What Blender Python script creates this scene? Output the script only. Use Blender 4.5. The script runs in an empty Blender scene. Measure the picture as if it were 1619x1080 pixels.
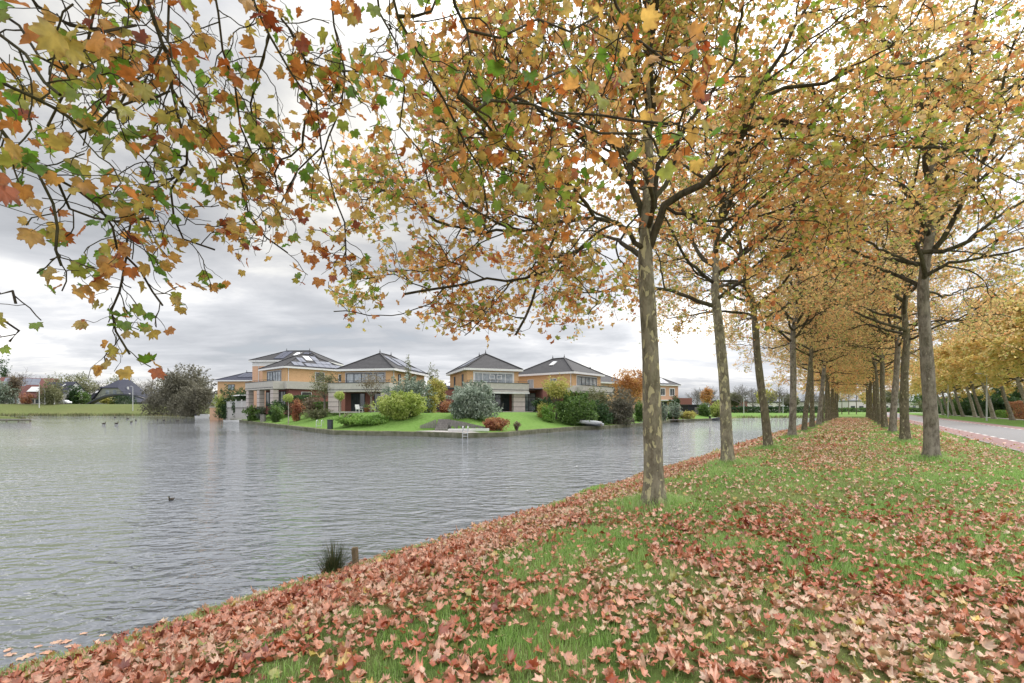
import bpy, math, random
import numpy as np
from mathutils import Vector, Matrix
R = math.radians
SC = bpy.context.scene
COL = SC.collection

# ------------------------------------------------------------------ camera, sky, sun, exposure
CAM_Z, F, PX, PY = 1.6, 720.0, 809.5, 646.0
cam_d = bpy.data.cameras.new('camera'); cam = bpy.data.objects.new('camera', cam_d); COL.objects.link(cam)
cam.location = (0, 0, CAM_Z); cam.rotation_euler = (R(90), 0, 0)
cam_d.sensor_width = 36; cam_d.lens = 36*F/1619; cam_d.shift_y = (PY-540)/1619
cam_d.clip_start = .05; cam_d.clip_end = 8000
SC.camera = cam
SC.view_settings.view_transform = 'Standard'; SC.view_settings.look = 'None'
SC.view_settings.exposure = 0.38; SC.view_settings.gamma = 1
try:
    SC.cycles.max_bounces = 7; SC.cycles.diffuse_bounces = 4; SC.cycles.glossy_bounces = 3
    SC.cycles.transmission_bounces = 4; SC.cycles.transparent_max_bounces = 4
    SC.cycles.caustics_reflective = False; SC.cycles.caustics_refractive = False
except Exception: pass
SUN_AZ, SUN_EL = 48.0, 48.0        # azimuth measured from +Y towards +X
sdir = Vector((math.sin(R(SUN_AZ))*math.cos(R(SUN_EL)), math.cos(R(SUN_AZ))*math.cos(R(SUN_EL)), math.sin(R(SUN_EL))))
sun_d = bpy.data.lights.new('sun', 'SUN'); sun = bpy.data.objects.new('sun', sun_d); COL.objects.link(sun)
sun_d.energy = 1.5; sun_d.angle = R(24); sun_d.color = (1, .965, .91)
sun.rotation_euler = sdir.to_track_quat('Z', 'Y').to_euler()

def make_world():
    w = bpy.data.worlds.new('World'); SC.world = w; w.use_nodes = True
    nt = w.node_tree; N = nt.nodes; L = nt.links; N.clear()
    out = N.new('ShaderNodeOutputWorld'); bg = N.new('ShaderNodeBackground'); L.new(bg.outputs[0], out.inputs[0])
    sky = N.new('ShaderNodeTexSky'); sky.sky_type = 'NISHITA'; sky.sun_disc = False
    sky.sun_elevation = R(SUN_EL); sky.sun_rotation = R(SUN_AZ)
    tc = N.new('ShaderNodeTexCoord')
    sep = N.new('ShaderNodeSeparateXYZ'); L.new(tc.outputs['Generated'], sep.inputs[0])
    def math_(op, a, b=None, c=None, clamp=False):
        m = N.new('ShaderNodeMath'); m.operation = op; m.use_clamp = clamp
        for i, v in enumerate((a, b, c)):
            if v is None: continue
            if isinstance(v, (int, float)): m.inputs[i].default_value = v
            else: L.new(v, m.inputs[i])
        return m.outputs[0]
    def vmath(op, a, b):
        m = N.new('ShaderNodeVectorMath'); m.operation = op
        for i, v in enumerate((a, b)):
            if isinstance(v, tuple): m.inputs[i].default_value = v
            else: L.new(v, m.inputs[i])
        return m
    def smooth(x, a, b, lo=0., hi=1.):
        m = N.new('ShaderNodeMapRange'); m.interpolation_type = 'SMOOTHSTEP'
        L.new(x, m.inputs[0]); m.inputs[1].default_value = a; m.inputs[2].default_value = b
        m.inputs[3].default_value = lo; m.inputs[4].default_value = hi
        return m.outputs[0]
    z = math_('MAXIMUM', sep.outputs[2], 0.0)
    zz = math_('ADD', z, .13)
    cmb = N.new('ShaderNodeCombineXYZ')
    L.new(math_('DIVIDE', sep.outputs[0], zz), cmb.inputs[0]); L.new(math_('DIVIDE', sep.outputs[1], zz), cmb.inputs[1])
    def noise(scale, detail, rough, off, dist=0., yscale=1.):
        mp = N.new('ShaderNodeMapping'); L.new(cmb.outputs[0], mp.inputs[0])
        mp.inputs['Location'].default_value = off; mp.inputs['Scale'].default_value = (scale, scale*yscale, 1)
        n = N.new('ShaderNodeTexNoise'); n.inputs['Scale'].default_value = 1; n.inputs['Detail'].default_value = detail
        n.inputs['Roughness'].default_value = rough; n.inputs['Distortion'].default_value = dist
        L.new(mp.outputs[0], n.inputs['Vector']); return n.outputs[0]
    n1 = noise(.42, 7, .52, (3.1, 1.7, 0), .35, 1.25)
    n2 = noise(1.5, 7, .6, (7.3, 9.2, 0), .3, 1.5)
    nn = math_('ADD', math_('MULTIPLY', n1, .68), math_('MULTIPLY', n2, .32))
    ramp = N.new('ShaderNodeValToRGB'); L.new(nn, ramp.inputs[0])
    e = ramp.color_ramp.elements
    e[0].position = .36; e[0].color = (.30, .312, .335, 1)
    e[1].position = .61; e[1].color = (.86, .84, .80, 1)
    for p, c in ((.43, (.37, .382, .405)), (.50, (.475, .482, .50)), (.555, (.635, .63, .615))):
        k = e.new(p); k.color = (*c, 1)
    # a bright, creamy band low over the horizon and a bright region round the hidden sun
    band = math_('MULTIPLY', smooth(z, .0, .10), smooth(z, .34, .16))
    dotn = vmath('DOT_PRODUCT', tc.outputs['Generated'], tuple(sdir)).outputs['Value']
    glow = smooth(dotn, .60, 1.0, 0., 1.)
    zen = smooth(z, .50, .95, 0., 1.)
    gain = math_('ADD', 1.0, math_('MULTIPLY', band, .45))
    gain = math_('ADD', gain, math_('MULTIPLY', glow, 1.7))
    gain = math_('ADD', gain, math_('MULTIPLY', zen, 2.0))
    back = smooth(sep.outputs[1], .25, -.5, 0., .9)
    gain = math_('ADD', gain, back)
    cl = vmath('SCALE', ramp.outputs[0], (0, 0, 0)); L.new(gain, cl.inputs['Scale'])
    skys = vmath('SCALE', sky.outputs[0], (0, 0, 0)); skys.inputs['Scale'].default_value = .09
    mix = N.new('ShaderNodeMix'); mix.data_type = 'RGBA'
    L.new(smooth(nn, .30, .40, .80, 1.0), mix.inputs[0]); L.new(skys.outputs[0], mix.inputs[6]); L.new(cl.outputs[0], mix.inputs[7])
    L.new(mix.outputs[2], bg.inputs[0]); bg.inputs[1].default_value = 1.0
make_world()

# ------------------------------------------------------------------ place frame
DU = Vector((.602, .7986)); DV = Vector((.7986, -.602))     # along / across the avenue
def uv2xy(u, v): return (DU.x*u+DV.x*v, DU.y*u+DV.y*v)
def at(px, py, d): return Vector(((px-PX)/F*d, d, CAM_Z-(py-PY)/F*d))
def gx(px, d): return (px-PX)/F*d

def vnoise(x, y, scale, seed=0):
    x = np.asarray(x, float)/scale+seed*17.13; y = np.asarray(y, float)/scale+seed*7.77
    xi = np.floor(x); yi = np.floor(y); fx = x-xi; fy = y-yi
    fx = fx*fx*(3-2*fx); fy = fy*fy*(3-2*fy)
    def h(a, b):
        s = np.sin(a*127.1+b*311.7+seed*74.7)*43758.5453
        return s-np.floor(s)
    return (h(xi, yi)*(1-fx)+h(xi+1, yi)*fx)*(1-fy)+(h(xi, yi+1)*(1-fx)+h(xi+1, yi+1)*fx)*fy
def fbm(x, y, scale, seed=0, o=3):
    t = 0; a = .5; s = 0
    for i in range(o):
        t = t+a*vnoise(x, y, scale/2**i, seed+i); s += a; a *= .5
    return t/s
def sstep(x, a, b):
    t = np.clip((x-a)/(b-a), 0, 1); return t*t*(3-2*t)

WATER_Z = -.75
BANK_V = -5.9
LAKE = [uv2xy(-200, BANK_V), uv2xy(140, BANK_V), (79, 116), (55.7, 112.8), (43.3, 94), (28.9, 80.6), (18.3, 62.7), (10.4, 51.9),
        (7.1, 49.8), (.6, 40.3), (-.35, 37.9), (-3.6, 36.2), (-8, 38.5), (-15.9, 40.8), (-39, 68.5), (-62, 98), (-76, 113),
        (-95, 135), (-118, 150), (-160, 150), (-168, 128), (-104, 97), (-103, 90), (-112, 86), (-300, 60), (-400, -200)]
QUAY = LAKE[4:16]
def seg_dist(x, y, a, b):
    ax, ay = a; bx, by = b; dx, dy = bx-ax, by-ay
    t = np.clip(((x-ax)*dx+(y-ay)*dy)/(dx*dx+dy*dy), 0, 1)
    return np.hypot(x-ax-t*dx, y-ay-t*dy)
def inside(x, y, poly):
    c = np.zeros(np.shape(x), bool); n = len(poly)
    for i in range(n):
        (x1, y1), (x2, y2) = poly[i], poly[(i+1) % n]
        if y1 == y2: continue
        k = ((y1 > y) != (y2 > y)) & (x < (x2-x1)*(y-y1)/(y2-y1)+x1)
        c ^= k
    return c
def shore_dist(x, y):                       # >0 on land
    d = np.full(np.shape(x), 1e9)
    for i in range(len(LAKE)): d = np.minimum(d, seg_dist(x, y, LAKE[i], LAKE[(i+1) % len(LAKE)]))
    return np.where(inside(x, y, LAKE), -d, d)
def near_profile(u, v):
    e = BANK_V+(fbm(u, v*0, 1.7, 3)-.5)*.55
    h = np.interp(v-e+BANK_V, [-40, -7.5, -5.95, -5.75, -4.6, -3.4, -2.2, 40, 200], [-1.9, -1.25, -.86, -.66, -.36, -.09, 0, 0, 0])
    amp = sstep(v, 4.6, 3.6)+sstep(v, 11.4, 12.5)
    return h+amp*((fbm(u, v, 2.4, 5)-.5)*.10+(fbm(u, v, .5, 8)-.5)*.035)
def H(x, y):
    x = np.asarray(x, float); y = np.asarray(y, float)
    u = DU.x*x+DU.y*y; v = DV.x*x+DV.y*y
    near = near_profile(u, v)
    sd = shore_dist(x, y)
    pen = -.36+sstep(sd, .4, 8)*1.5
    wy = np.interp(x, [-8.6, -6.84, -5.7, -4.27, -2.1], [41.4, 41.65, 41.15, 40.15, 39.0])
    low = (x > -8.7) & (x < -2.0) & (y < wy) & (y > 30)
    pen = np.where(low, np.minimum(pen, -.35), pen)
    st = (x > -6.95) & (x < -5.6) & (y > 38) & (y < 43.5)
    pen = np.where(st, np.minimum(pen, np.clip(-.45+(y-40.2)*.43, -.36, 1)), pen)
    wl = sstep(x, -55, -85)*sstep(y, 70, 100)
    dike = -.5+sstep(sd, 0, 2)*.5+sstep(sd, 1.5, 15)*3.2
    far = -.45+sstep(sd, 0, 4)*.45
    wr = sstep(x, 30, 48)
    land = pen*(1-wl)*(1-wr)+dike*wl+far*wr
    g = np.where(sd > .12, land+(fbm(x, y, 5, 2)-.5)*.1*sstep(sd, 1, 4), -1.5)
    isn = v > -9
    wmix = sstep(u, 112, 150)
    return np.where(isn, near*(1-wmix)+np.where(v > -5.9, 0.0, g)*wmix, g)
def gz(x, y): return float(H(np.array([x]), np.array([y]))[0])

# ------------------------------------------------------------------ materials
MATS = {}
def nodes(name):
    m = bpy.data.materials.new(name); m.use_nodes = True
    nt = m.node_tree; bs = nt.nodes['Principled BSDF']; return m, nt, nt.nodes, nt.links, bs
def M(name, col, rough=.8, var=.2, scale=6., col2=None, bump=0., bscale=None, metallic=0., spec=.35, wave=None, stretch=None):
    if name in MATS: return MATS[name]
    m, nt, N, L, bs = nodes(name)
    tc = N.new('ShaderNodeTexCoord'); src = tc.outputs['Object']
    if stretch:
        mp = N.new('ShaderNodeMapping'); mp.inputs['Scale'].default_value = stretch; L.new(src, mp.inputs[0]); src = mp.outputs[0]
    n = N.new('ShaderNodeTexNoise'); n.inputs['Scale'].default_value = scale; n.inputs['Detail'].default_value = 6
    n.inputs['Roughness'].default_value = .65; L.new(src, n.inputs['Vector'])
    r = N.new('ShaderNodeValToRGB'); L.new(n.outputs[0], r.inputs[0])
    c2 = col2 if col2 else tuple(min(1, c*(1+var)) for c in col)
    c1 = col if col2 else tuple(c*(1-var) for c in col)
    r.color_ramp.elements[0].position = .32; r.color_ramp.elements[0].color = (*c1, 1)
    r.color_ramp.elements[1].position = .68; r.color_ramp.elements[1].color = (*c2, 1)
    L.new(r.outputs[0], bs.inputs['Base Color'])
    bs.inputs['Roughness'].default_value = rough; bs.inputs['Metallic'].default_value = metallic
    bs.inputs['Specular IOR Level'].default_value = spec
    hsrc = n.outputs[0]
    if wave:
        w = N.new('ShaderNodeTexWave'); w.bands_direction = wave[0]; w.inputs['Scale'].default_value = wave[1]
        w.inputs['Distortion'].default_value = wave[2] if len(wave) > 2 else .3; w.inputs['Detail'].default_value = 2
        L.new(tc.outputs['Object'], w.inputs['Vector']); hsrc = w.outputs[1]
        if len(wave) > 3:
            mx = N.new('ShaderNodeMix'); mx.data_type = 'RGBA'; mx.blend_type = 'MULTIPLY'; mx.inputs[0].default_value = wave[3]
            L.new(r.outputs[0], mx.inputs[6]); L.new(w.outputs[0], mx.inputs[7]); L.new(mx.outputs[2], bs.inputs['Base Color'])
    elif bump and bscale:
        n2 = N.new('ShaderNodeTexNoise'); n2.inputs['Scale'].default_value = bscale; n2.inputs['Detail'].default_value = 5
        L.new(src, n2.inputs['Vector']); hsrc = n2.outputs[0]
    if bump:
        b = N.new('ShaderNodeBump'); b.inputs['Strength'].default_value = min(1, bump); b.inputs['Distance'].default_value = .03
        L.new(hsrc, b.inputs['Height']); L.new(b.outputs[0], bs.inputs['Normal'])
    MATS[name] = m; return m

def leafmat(name, stops, trans=.45, spot=True, gloss=.06):
    """colour per leaf from the attribute 'rnd'"""
    if name in MATS: return MATS[name]
    m, nt, N, L, bs = nodes(name); N.remove(bs); out = N['Material Output']
    a = N.new('ShaderNodeAttribute'); a.attribute_name = 'rnd'
    r = N.new('ShaderNodeValToRGB'); L.new(a.outputs['Fac'], r.inputs[0]); e = r.color_ramp.elements
    e[0].position = stops[0][0]; e[0].color = (*stops[0][1], 1); e[1].position = stops[-1][0]; e[1].color = (*stops[-1][1], 1)
    for p, c in stops[1:-1]: k = e.new(p); k.color = (*c, 1)
    col = r.outputs[0]
    if spot:
        tc = N.new('ShaderNodeTexCoord'); n = N.new('ShaderNodeTexNoise'); n.inputs['Scale'].default_value = 16; n.inputs['Detail'].default_value = 4
        L.new(tc.outputs['Object'], n.inputs['Vector'])
        mr = N.new('ShaderNodeMapRange'); L.new(n.outputs[0], mr.inputs[0]); mr.inputs[1].default_value = .3; mr.inputs[2].default_value = .7
        mr.inputs[3].default_value = .62; mr.inputs[4].default_value = 1.3
        vm = N.new('ShaderNodeVectorMath'); vm.operation = 'SCALE'; L.new(col, vm.inputs[0]); L.new(mr.outputs[0], vm.inputs['Scale']); col = vm.outputs[0]
    if spot:
        ea = N.new('ShaderNodeAttribute'); ea.attribute_name = 'edge'
        n4 = N.new('ShaderNodeTexNoise'); n4.inputs['Scale'].default_value = 30; n4.inputs['Detail'].default_value = 3; L.new(tc.outputs['Object'], n4.inputs['Vector'])
        ml = N.new('ShaderNodeMath'); ml.operation = 'MULTIPLY'; L.new(ea.outputs['Fac'], ml.inputs[0]); L.new(n4.outputs[0], ml.inputs[1])
        m4 = N.new('ShaderNodeMapRange'); L.new(ml.outputs[0], m4.inputs[0]); m4.inputs[1].default_value = .38; m4.inputs[2].default_value = .66; m4.inputs[4].default_value = .75
        x4 = N.new('ShaderNodeMix'); x4.data_type = 'RGBA'; L.new(m4.outputs[0], x4.inputs[0]); L.new(col, x4.inputs[6]); x4.inputs[7].default_value = (.26, .10, .035, 1); col = x4.outputs[2]
    d = N.new('ShaderNodeBsdfDiffuse'); t = N.new('ShaderNodeBsdfTranslucent'); L.new(col, d.inputs[0]); L.new(col, t.inputs[0])
    mx = N.new('ShaderNodeMixShader'); mx.inputs[0].default_value = trans; L.new(d.outputs[0], mx.inputs[1]); L.new(t.outputs[0], mx.inputs[2])
    res = mx.outputs[0]
    if gloss:
        g = N.new('ShaderNodeBsdfGlossy'); g.inputs['Roughness'].default_value = .45; g.inputs[0].default_value = (.8, .8, .8, 1)
        m2 = N.new('ShaderNodeMixShader'); m2.inputs[0].default_value = gloss; L.new(res, m2.inputs[1]); L.new(g.outputs[0], m2.inputs[2]); res = m2.outputs[0]
    L.new(res, out.inputs[0]); MATS[name] = m; return m

def bark_mat(name, base, dark, patch, amount, moss=.3):
    if name in MATS: return MATS[name]
    m, nt, N, L, bs = nodes(name)
    tc = N.new('ShaderNodeTexCoord')
    mp = N.new('ShaderNodeMapping'); mp.inputs['Scale'].default_value = (1, 1, .45); L.new(tc.outputs['Object'], mp.inputs[0])
    n = N.new('ShaderNodeTexNoise'); n.inputs['Scale'].default_value = 9; n.inputs['Detail'].default_value = 8; n.inputs['Roughness'].default_value = .7
    L.new(mp.outputs[0], n.inputs['Vector'])
    r = N.new('ShaderNodeValToRGB'); L.new(n.outputs[0], r.inputs[0]); e = r.color_ramp.elements
    e[0].position = .38; e[0].color = (*dark, 1); e[1].position = .58; e[1].color = (*base, 1)
    # flaked cream patches
    n2 = N.new('ShaderNodeTexNoise'); n2.inputs['Scale'].default_value = 12; n2.inputs['Detail'].default_value = 5; n2.inputs['Distortion'].default_value = .5
    L.new(mp.outputs[0], n2.inputs['Vector'])
    mr = N.new('ShaderNodeMapRange'); L.new(n2.outputs[0], mr.inputs[0]); mr.inputs[1].default_value = amount; mr.inputs[2].default_value = amount+.015
    mx = N.new('ShaderNodeMix'); mx.data_type = 'RGBA'; L.new(mr.outputs[0], mx.inputs[0]); L.new(r.outputs[0], mx.inputs[6]); mx.inputs[7].default_value = (*patch, 1)
    # green algae on one side
    n3 = N.new('ShaderNodeTexNoise'); n3.inputs['Scale'].default_value = 1.6; n3.inputs['Detail'].default_value = 5; L.new(tc.outputs['Object'], n3.inputs['Vector'])
    mr3 = N.new('ShaderNodeMapRange'); L.new(n3.outputs[0], mr3.inputs[0]); mr3.inputs[1].default_value = .42; mr3.inputs[2].default_value = .68; mr3.inputs[4].default_value = moss
    m3 = N.new('ShaderNodeMix'); m3.data_type = 'RGBA'; L.new(mr3.outputs[0], m3.inputs[0]); L.new(mx.outputs[2], m3.inputs[6]); m3.inputs[7].default_value = (.11, .12, .035, 1)
    L.new(m3.outputs[2], bs.inputs['Base Color']); bs.inputs['Roughness'].default_value = .85; bs.inputs['Specular IOR Level'].default_value = .2
    ad = N.new('ShaderNodeMath'); ad.operation = 'SUBTRACT'; L.new(n.outputs[0], ad.inputs[0])
    hm = N.new('ShaderNodeMath'); hm.operation = 'MULTIPLY'; L.new(mr.outputs[0], hm.inputs[0]); hm.inputs[1].default_value = .35; L.new(hm.outputs[0], ad.inputs[1])
    b = N.new('ShaderNodeBump'); b.inputs['Strength'].default_value = .8; b.inputs['Distance'].default_value = .035; L.new(ad.outputs[0], b.inputs['Height']); L.new(b.outputs[0], bs.inputs['Normal'])
    MATS[name] = m; return m

BARK1 = bark_mat('bark_plane_cream', (.30, .27, .20), (.13, .11, .08), (.54, .49, .30), .575, .30)
BARK2 = bark_mat('bark_plane_grey', (.19, .165, .115), (.085, .068, .05), (.42, .38, .25), .62, .4)
BARK3 = bark_mat('bark_plane_brown', (.30, .265, .22), (.12, .10, .08), (.42, .38, .30), .66, .2)
LIMB = bark_mat('bark_limb', (.095, .08, .055), (.032, .025, .018), (.20, .17, .11), .70, .35)
PALEBARK = bark_mat('bark_pale', (.44, .40, .36), (.22, .19, .17), (.55, .52, .45), .64, .1)
GREYBARK = M('bark_grey', (.17, .15, .13), .9, .3, 9, bump=.5)
AUTUMN = [(0, (.24, .40, .05)), (.10, (.40, .50, .08)), (.20, (.62, .56, .13)), (.34, (.82, .62, .22)), (.50, (.88, .53, .21)),
          (.70, (.82, .37, .13)), (.86, (.66, .22, .07)), (1, (.40, .12, .04))]
LEAF_A = leafmat('leaf_plane_near', AUTUMN, .6)
LEAF_O = leafmat('leaf_plane_overhead', [(0, (.16, .34, .03)), (.13, (.28, .42, .05)), (.24, (.50, .48, .09)), (.38, (.68, .48, .12)), (.54, (.74, .40, .11)), (.72, (.70, .27, .06)), (.88, (.54, .15, .03)), (1, (.34, .07, .02))], .55)
LEAF_B = leafmat('leaf_plane_row', [(0, (.38, .48, .12)), (.10, (.62, .60, .20)), (.32, (.88, .67, .29)), (.58, (.92, .58, .26)), (.80, (.86, .43, .18)), (1, (.68, .27, .10))], .66)
LEAF_C = leafmat('leaf_yellow_row', [(0, (.50, .50, .14)), (.4, (.80, .63, .22)), (.8, (.86, .58, .24)), (1, (.72, .40, .15))], .5, spot=False)
LITTER = leafmat('leaf_fallen', [(0, (.26, .06, .035)), (.16, (.52, .12, .045)), (.34, (.68, .25, .13)), (.54, (.78, .40, .26)), (.76, (.82, .53, .37)), (.90, (.78, .60, .40)), (.96, (.74, .50, .12)), (1, (.40, .40, .10))], .12, gloss=.1)
def gm(name, stops, tr=.35): return leafmat(name, stops, tr, spot=False, gloss=.04)
G_DARK = gm('foliage_dark', [(0, (.018, .045, .014)), (.6, (.045, .10, .028)), (1, (.10, .17, .05))])
G_MID = gm('foliage_mid', [(0, (.05, .10, .022)), (.6, (.12, .21, .045)), (1, (.22, .32, .08))])
G_BRIGHT = gm('foliage_bright', [(0, (.10, .19, .03)), (.6, (.20, .36, .06)), (1, (.32, .46, .11))])
G_LIME = gm('foliage_lime', [(0, (.18, .26, .04)), (.5, (.42, .50, .12)), (1, (.62, .66, .24))])
G_SILVER = gm('foliage_silver', [(0, (.12, .16, .11)), (.5, (.27, .33, .25)), (1, (.46, .51, .42))])
G_OLIVE = gm('foliage_olive', [(0, (.10, .11, .05)), (.5, (.20, .21, .10)), (1, (.34, .33, .18))])
G_BROWN = gm('foliage_brown', [(0, (.10, .07, .04)), (.5, (.20, .155, .10)), (1, (.36, .30, .20))])
G_GREYBR = gm('foliage_greybrown', [(0, (.07, .065, .045)), (.5, (.165, .155, .105)), (1, (.29, .27, .20))])
G_RUST = gm('foliage_rust', [(0, (.20, .06, .03)), (.5, (.42, .17, .09)), (1, (.56, .34, .16))])
G_ORANGE = gm('foliage_orange', [(0, (.30, .13, .04)), (.5, (.56, .28, .09)), (1, (.66, .42, .15))])
G_YEL = gm('foliage_yellowish', [(0, (.24, .25, .05)), (.5, (.48, .46, .11)), (1, (.62, .52, .20))])
GRASSM = gm('grass_blade', [(0, (.15, .28, .05)), (.35, (.33, .56, .13)), (.7, (.50, .72, .25)), (.88, (.62, .74, .36)), (1, (.68, .62, .40))], .5)
RUSHM = gm('rush_blade', [(0, (.03, .05, .02)), (.7, (.07, .10, .04)), (1, (.22, .18, .09))], .2)

# ------------------------------------------------------------------ mesh helpers
class MB:
    def __init__(s): s.v = []; s.f = []
    def add(s, vs, fs):
        o = len(s.v); s.v += [tuple(p) for p in vs]; s.f += [tuple(i+o for i in f) for f in fs]; return s
    def box(s, x0, x1, y0, y1, z0, z1):
        return s.add([(x0, y0, z0), (x1, y0, z0), (x1, y1, z0), (x0, y1, z0), (x0, y0, z1), (x1, y0, z1), (x1, y1, z1), (x0, y1, z1)],
                     [(0, 3, 2, 1), (4, 5, 6, 7), (0, 1, 5, 4), (1, 2, 6, 5), (2, 3, 7, 6), (3, 0, 4, 7)])
    def beam(s, a, b, w, h=None):
        a = Vector(a); b = Vector(b); h = h or w; d = (b-a).normalized()
        up = Vector((0, 0, 1)) if abs(d.z) < .95 else Vector((0, 1, 0))
        r = d.cross(up).normalized()*(w/2); t = r.cross(d).normalized()*(h/2)
        vs = [p+sx*r+sy*t for p in (a, b) for sx, sy in ((-1, -1), (1, -1), (1, 1), (-1, 1))]
        return s.add(vs, [(0, 1, 2, 3), (7, 6, 5, 4), (0, 4, 5, 1), (1, 5, 6, 2), (2, 6, 7, 3), (3, 7, 4, 0)])
    def tube(s, pts, rad, n=8, cap=True):
        pts = [Vector(p) for p in pts]
        if isinstance(rad, (int, float)): rad = [rad]*len(pts)
        o = len(s.v); t0 = (pts[1]-pts[0]).normalized()
        a = t0.cross(Vector((0, 0, 1)) if abs(t0.z) < .9 else Vector((0, 1, 0))).normalized()
        for i, p in enumerate(pts):
            t = (pts[min(i+1, len(pts)-1)]-pts[max(i-1, 0)]).normalized()
            a = (a-t*a.dot(t)).normalized(); b = t.cross(a)
            for k in range(n):
                an = 2*math.pi*k/n; s.v.append(tuple(p+(a*math.cos(an)+b*math.sin(an))*rad[i]))
        for i in range(len(pts)-1):
            for k in range(n):
                k2 = (k+1) % n; s.f.append((o+i*n+k, o+i*n+k2, o+(i+1)*n+k2, o+(i+1)*n+k))
        if cap: s.f.append(tuple(o+k for k in reversed(range(n)))); s.f.append(tuple(o+(len(pts)-1)*n+k for k in range(n)))
        return s
    def lathe(s, prof, n=12, c=(0, 0)):
        o = len(s.v)
        for r, z in prof:
            for k in range(n):
                an = 2*math.pi*k/n; s.v.append((c[0]+r*math.cos(an), c[1]+r*math.sin(an), z))
        for i in range(len(prof)-1):
            for k in range(n):
                k2 = (k+1) % n; s.f.append((o+i*n+k, o+i*n+k2, o+(i+1)*n+k2, o+(i+1)*n+k))
        s.f.append(tuple(o+k for k in reversed(range(n)))); s.f.append(tuple(o+(len(prof)-1)*n+k for k in range(n)))
        return s
    def build(s, name, mat, parent=None, smooth=False, bevel=0):
        me = bpy.data.meshes.new(name); me.from_pydata(s.v, [], s.f); me.update()
        if smooth: me.polygons.foreach_set('use_smooth', [True]*len(me.polygons))
        return link(name, me, mat, parent, bevel)
def link(name, me, mat, parent=None, bevel=0):
    if mat: me.materials.append(mat)
    o = bpy.data.objects.new(name, me); COL.objects.link(o); o.parent = parent
    if bevel:
        b = o.modifiers.new('bevel', 'BEVEL'); b.width = bevel; b.segments = 2; b.limit_method = 'ANGLE'
    return o
def tri_mesh(name, V, T, rnd=None, smooth=False, edge=None):
    me = bpy.data.meshes.new(name); V = np.asarray(V, np.float32); T = np.asarray(T, np.int32)
    me.vertices.add(len(V)); me.vertices.foreach_set('co', V.ravel())
    k = T.shape[1]
    me.loops.add(T.size); me.loops.foreach_set('vertex_index', T.ravel())
    me.polygons.add(len(T)); me.polygons.foreach_set('loop_start', np.arange(len(T), dtype=np.int32)*k)
    try: me.polygons.foreach_set('loop_total', np.full(len(T), k, np.int32))
    except Exception: pass
    if smooth: me.polygons.foreach_set('use_smooth', np.ones(len(T), bool))
    if rnd is not None:
        at_ = me.attributes.new('rnd', 'FLOAT', 'POINT'); at_.data.foreach_set('value', np.asarray(rnd, np.float32))
    if edge is not None:
        at_ = me.attributes.new('edge', 'FLOAT', 'POINT'); at_.data.foreach_set('value', np.asarray(edge, np.float32))
    me.update(calc_edges=True); return me
def thing(name, label, cat, loc=(0, 0, 0), rz=0, group=None):
    o = bpy.data.objects.new(name, None); COL.objects.link(o); o.empty_display_size = .3
    o.location = loc; o.rotation_euler = (0, 0, rz); tag(o, label, cat, group); return o
def tag(o, label, cat, group=None):
    o['label'] = label; o['category'] = cat
    if group: o['group'] = group
    return o
def setkind(o, k): o['kind'] = k; return o
def dup(root, loc, rz=0, label=None, scale=1.0, group=None):
    r = root.copy(); COL.objects.link(r); r.location = loc; r.rotation_euler = (0, 0, rz); r.scale = (scale,)*3 if isinstance(scale, (int, float)) else scale
    if label: r['label'] = label
    if group: r['group'] = group
    for ch in list(root.children):
        c = ch.copy(); COL.objects.link(c); c.parent = r
        for g in list(ch.children):
            d = g.copy(); COL.objects.link(d); d.parent = c
    return r

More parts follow.
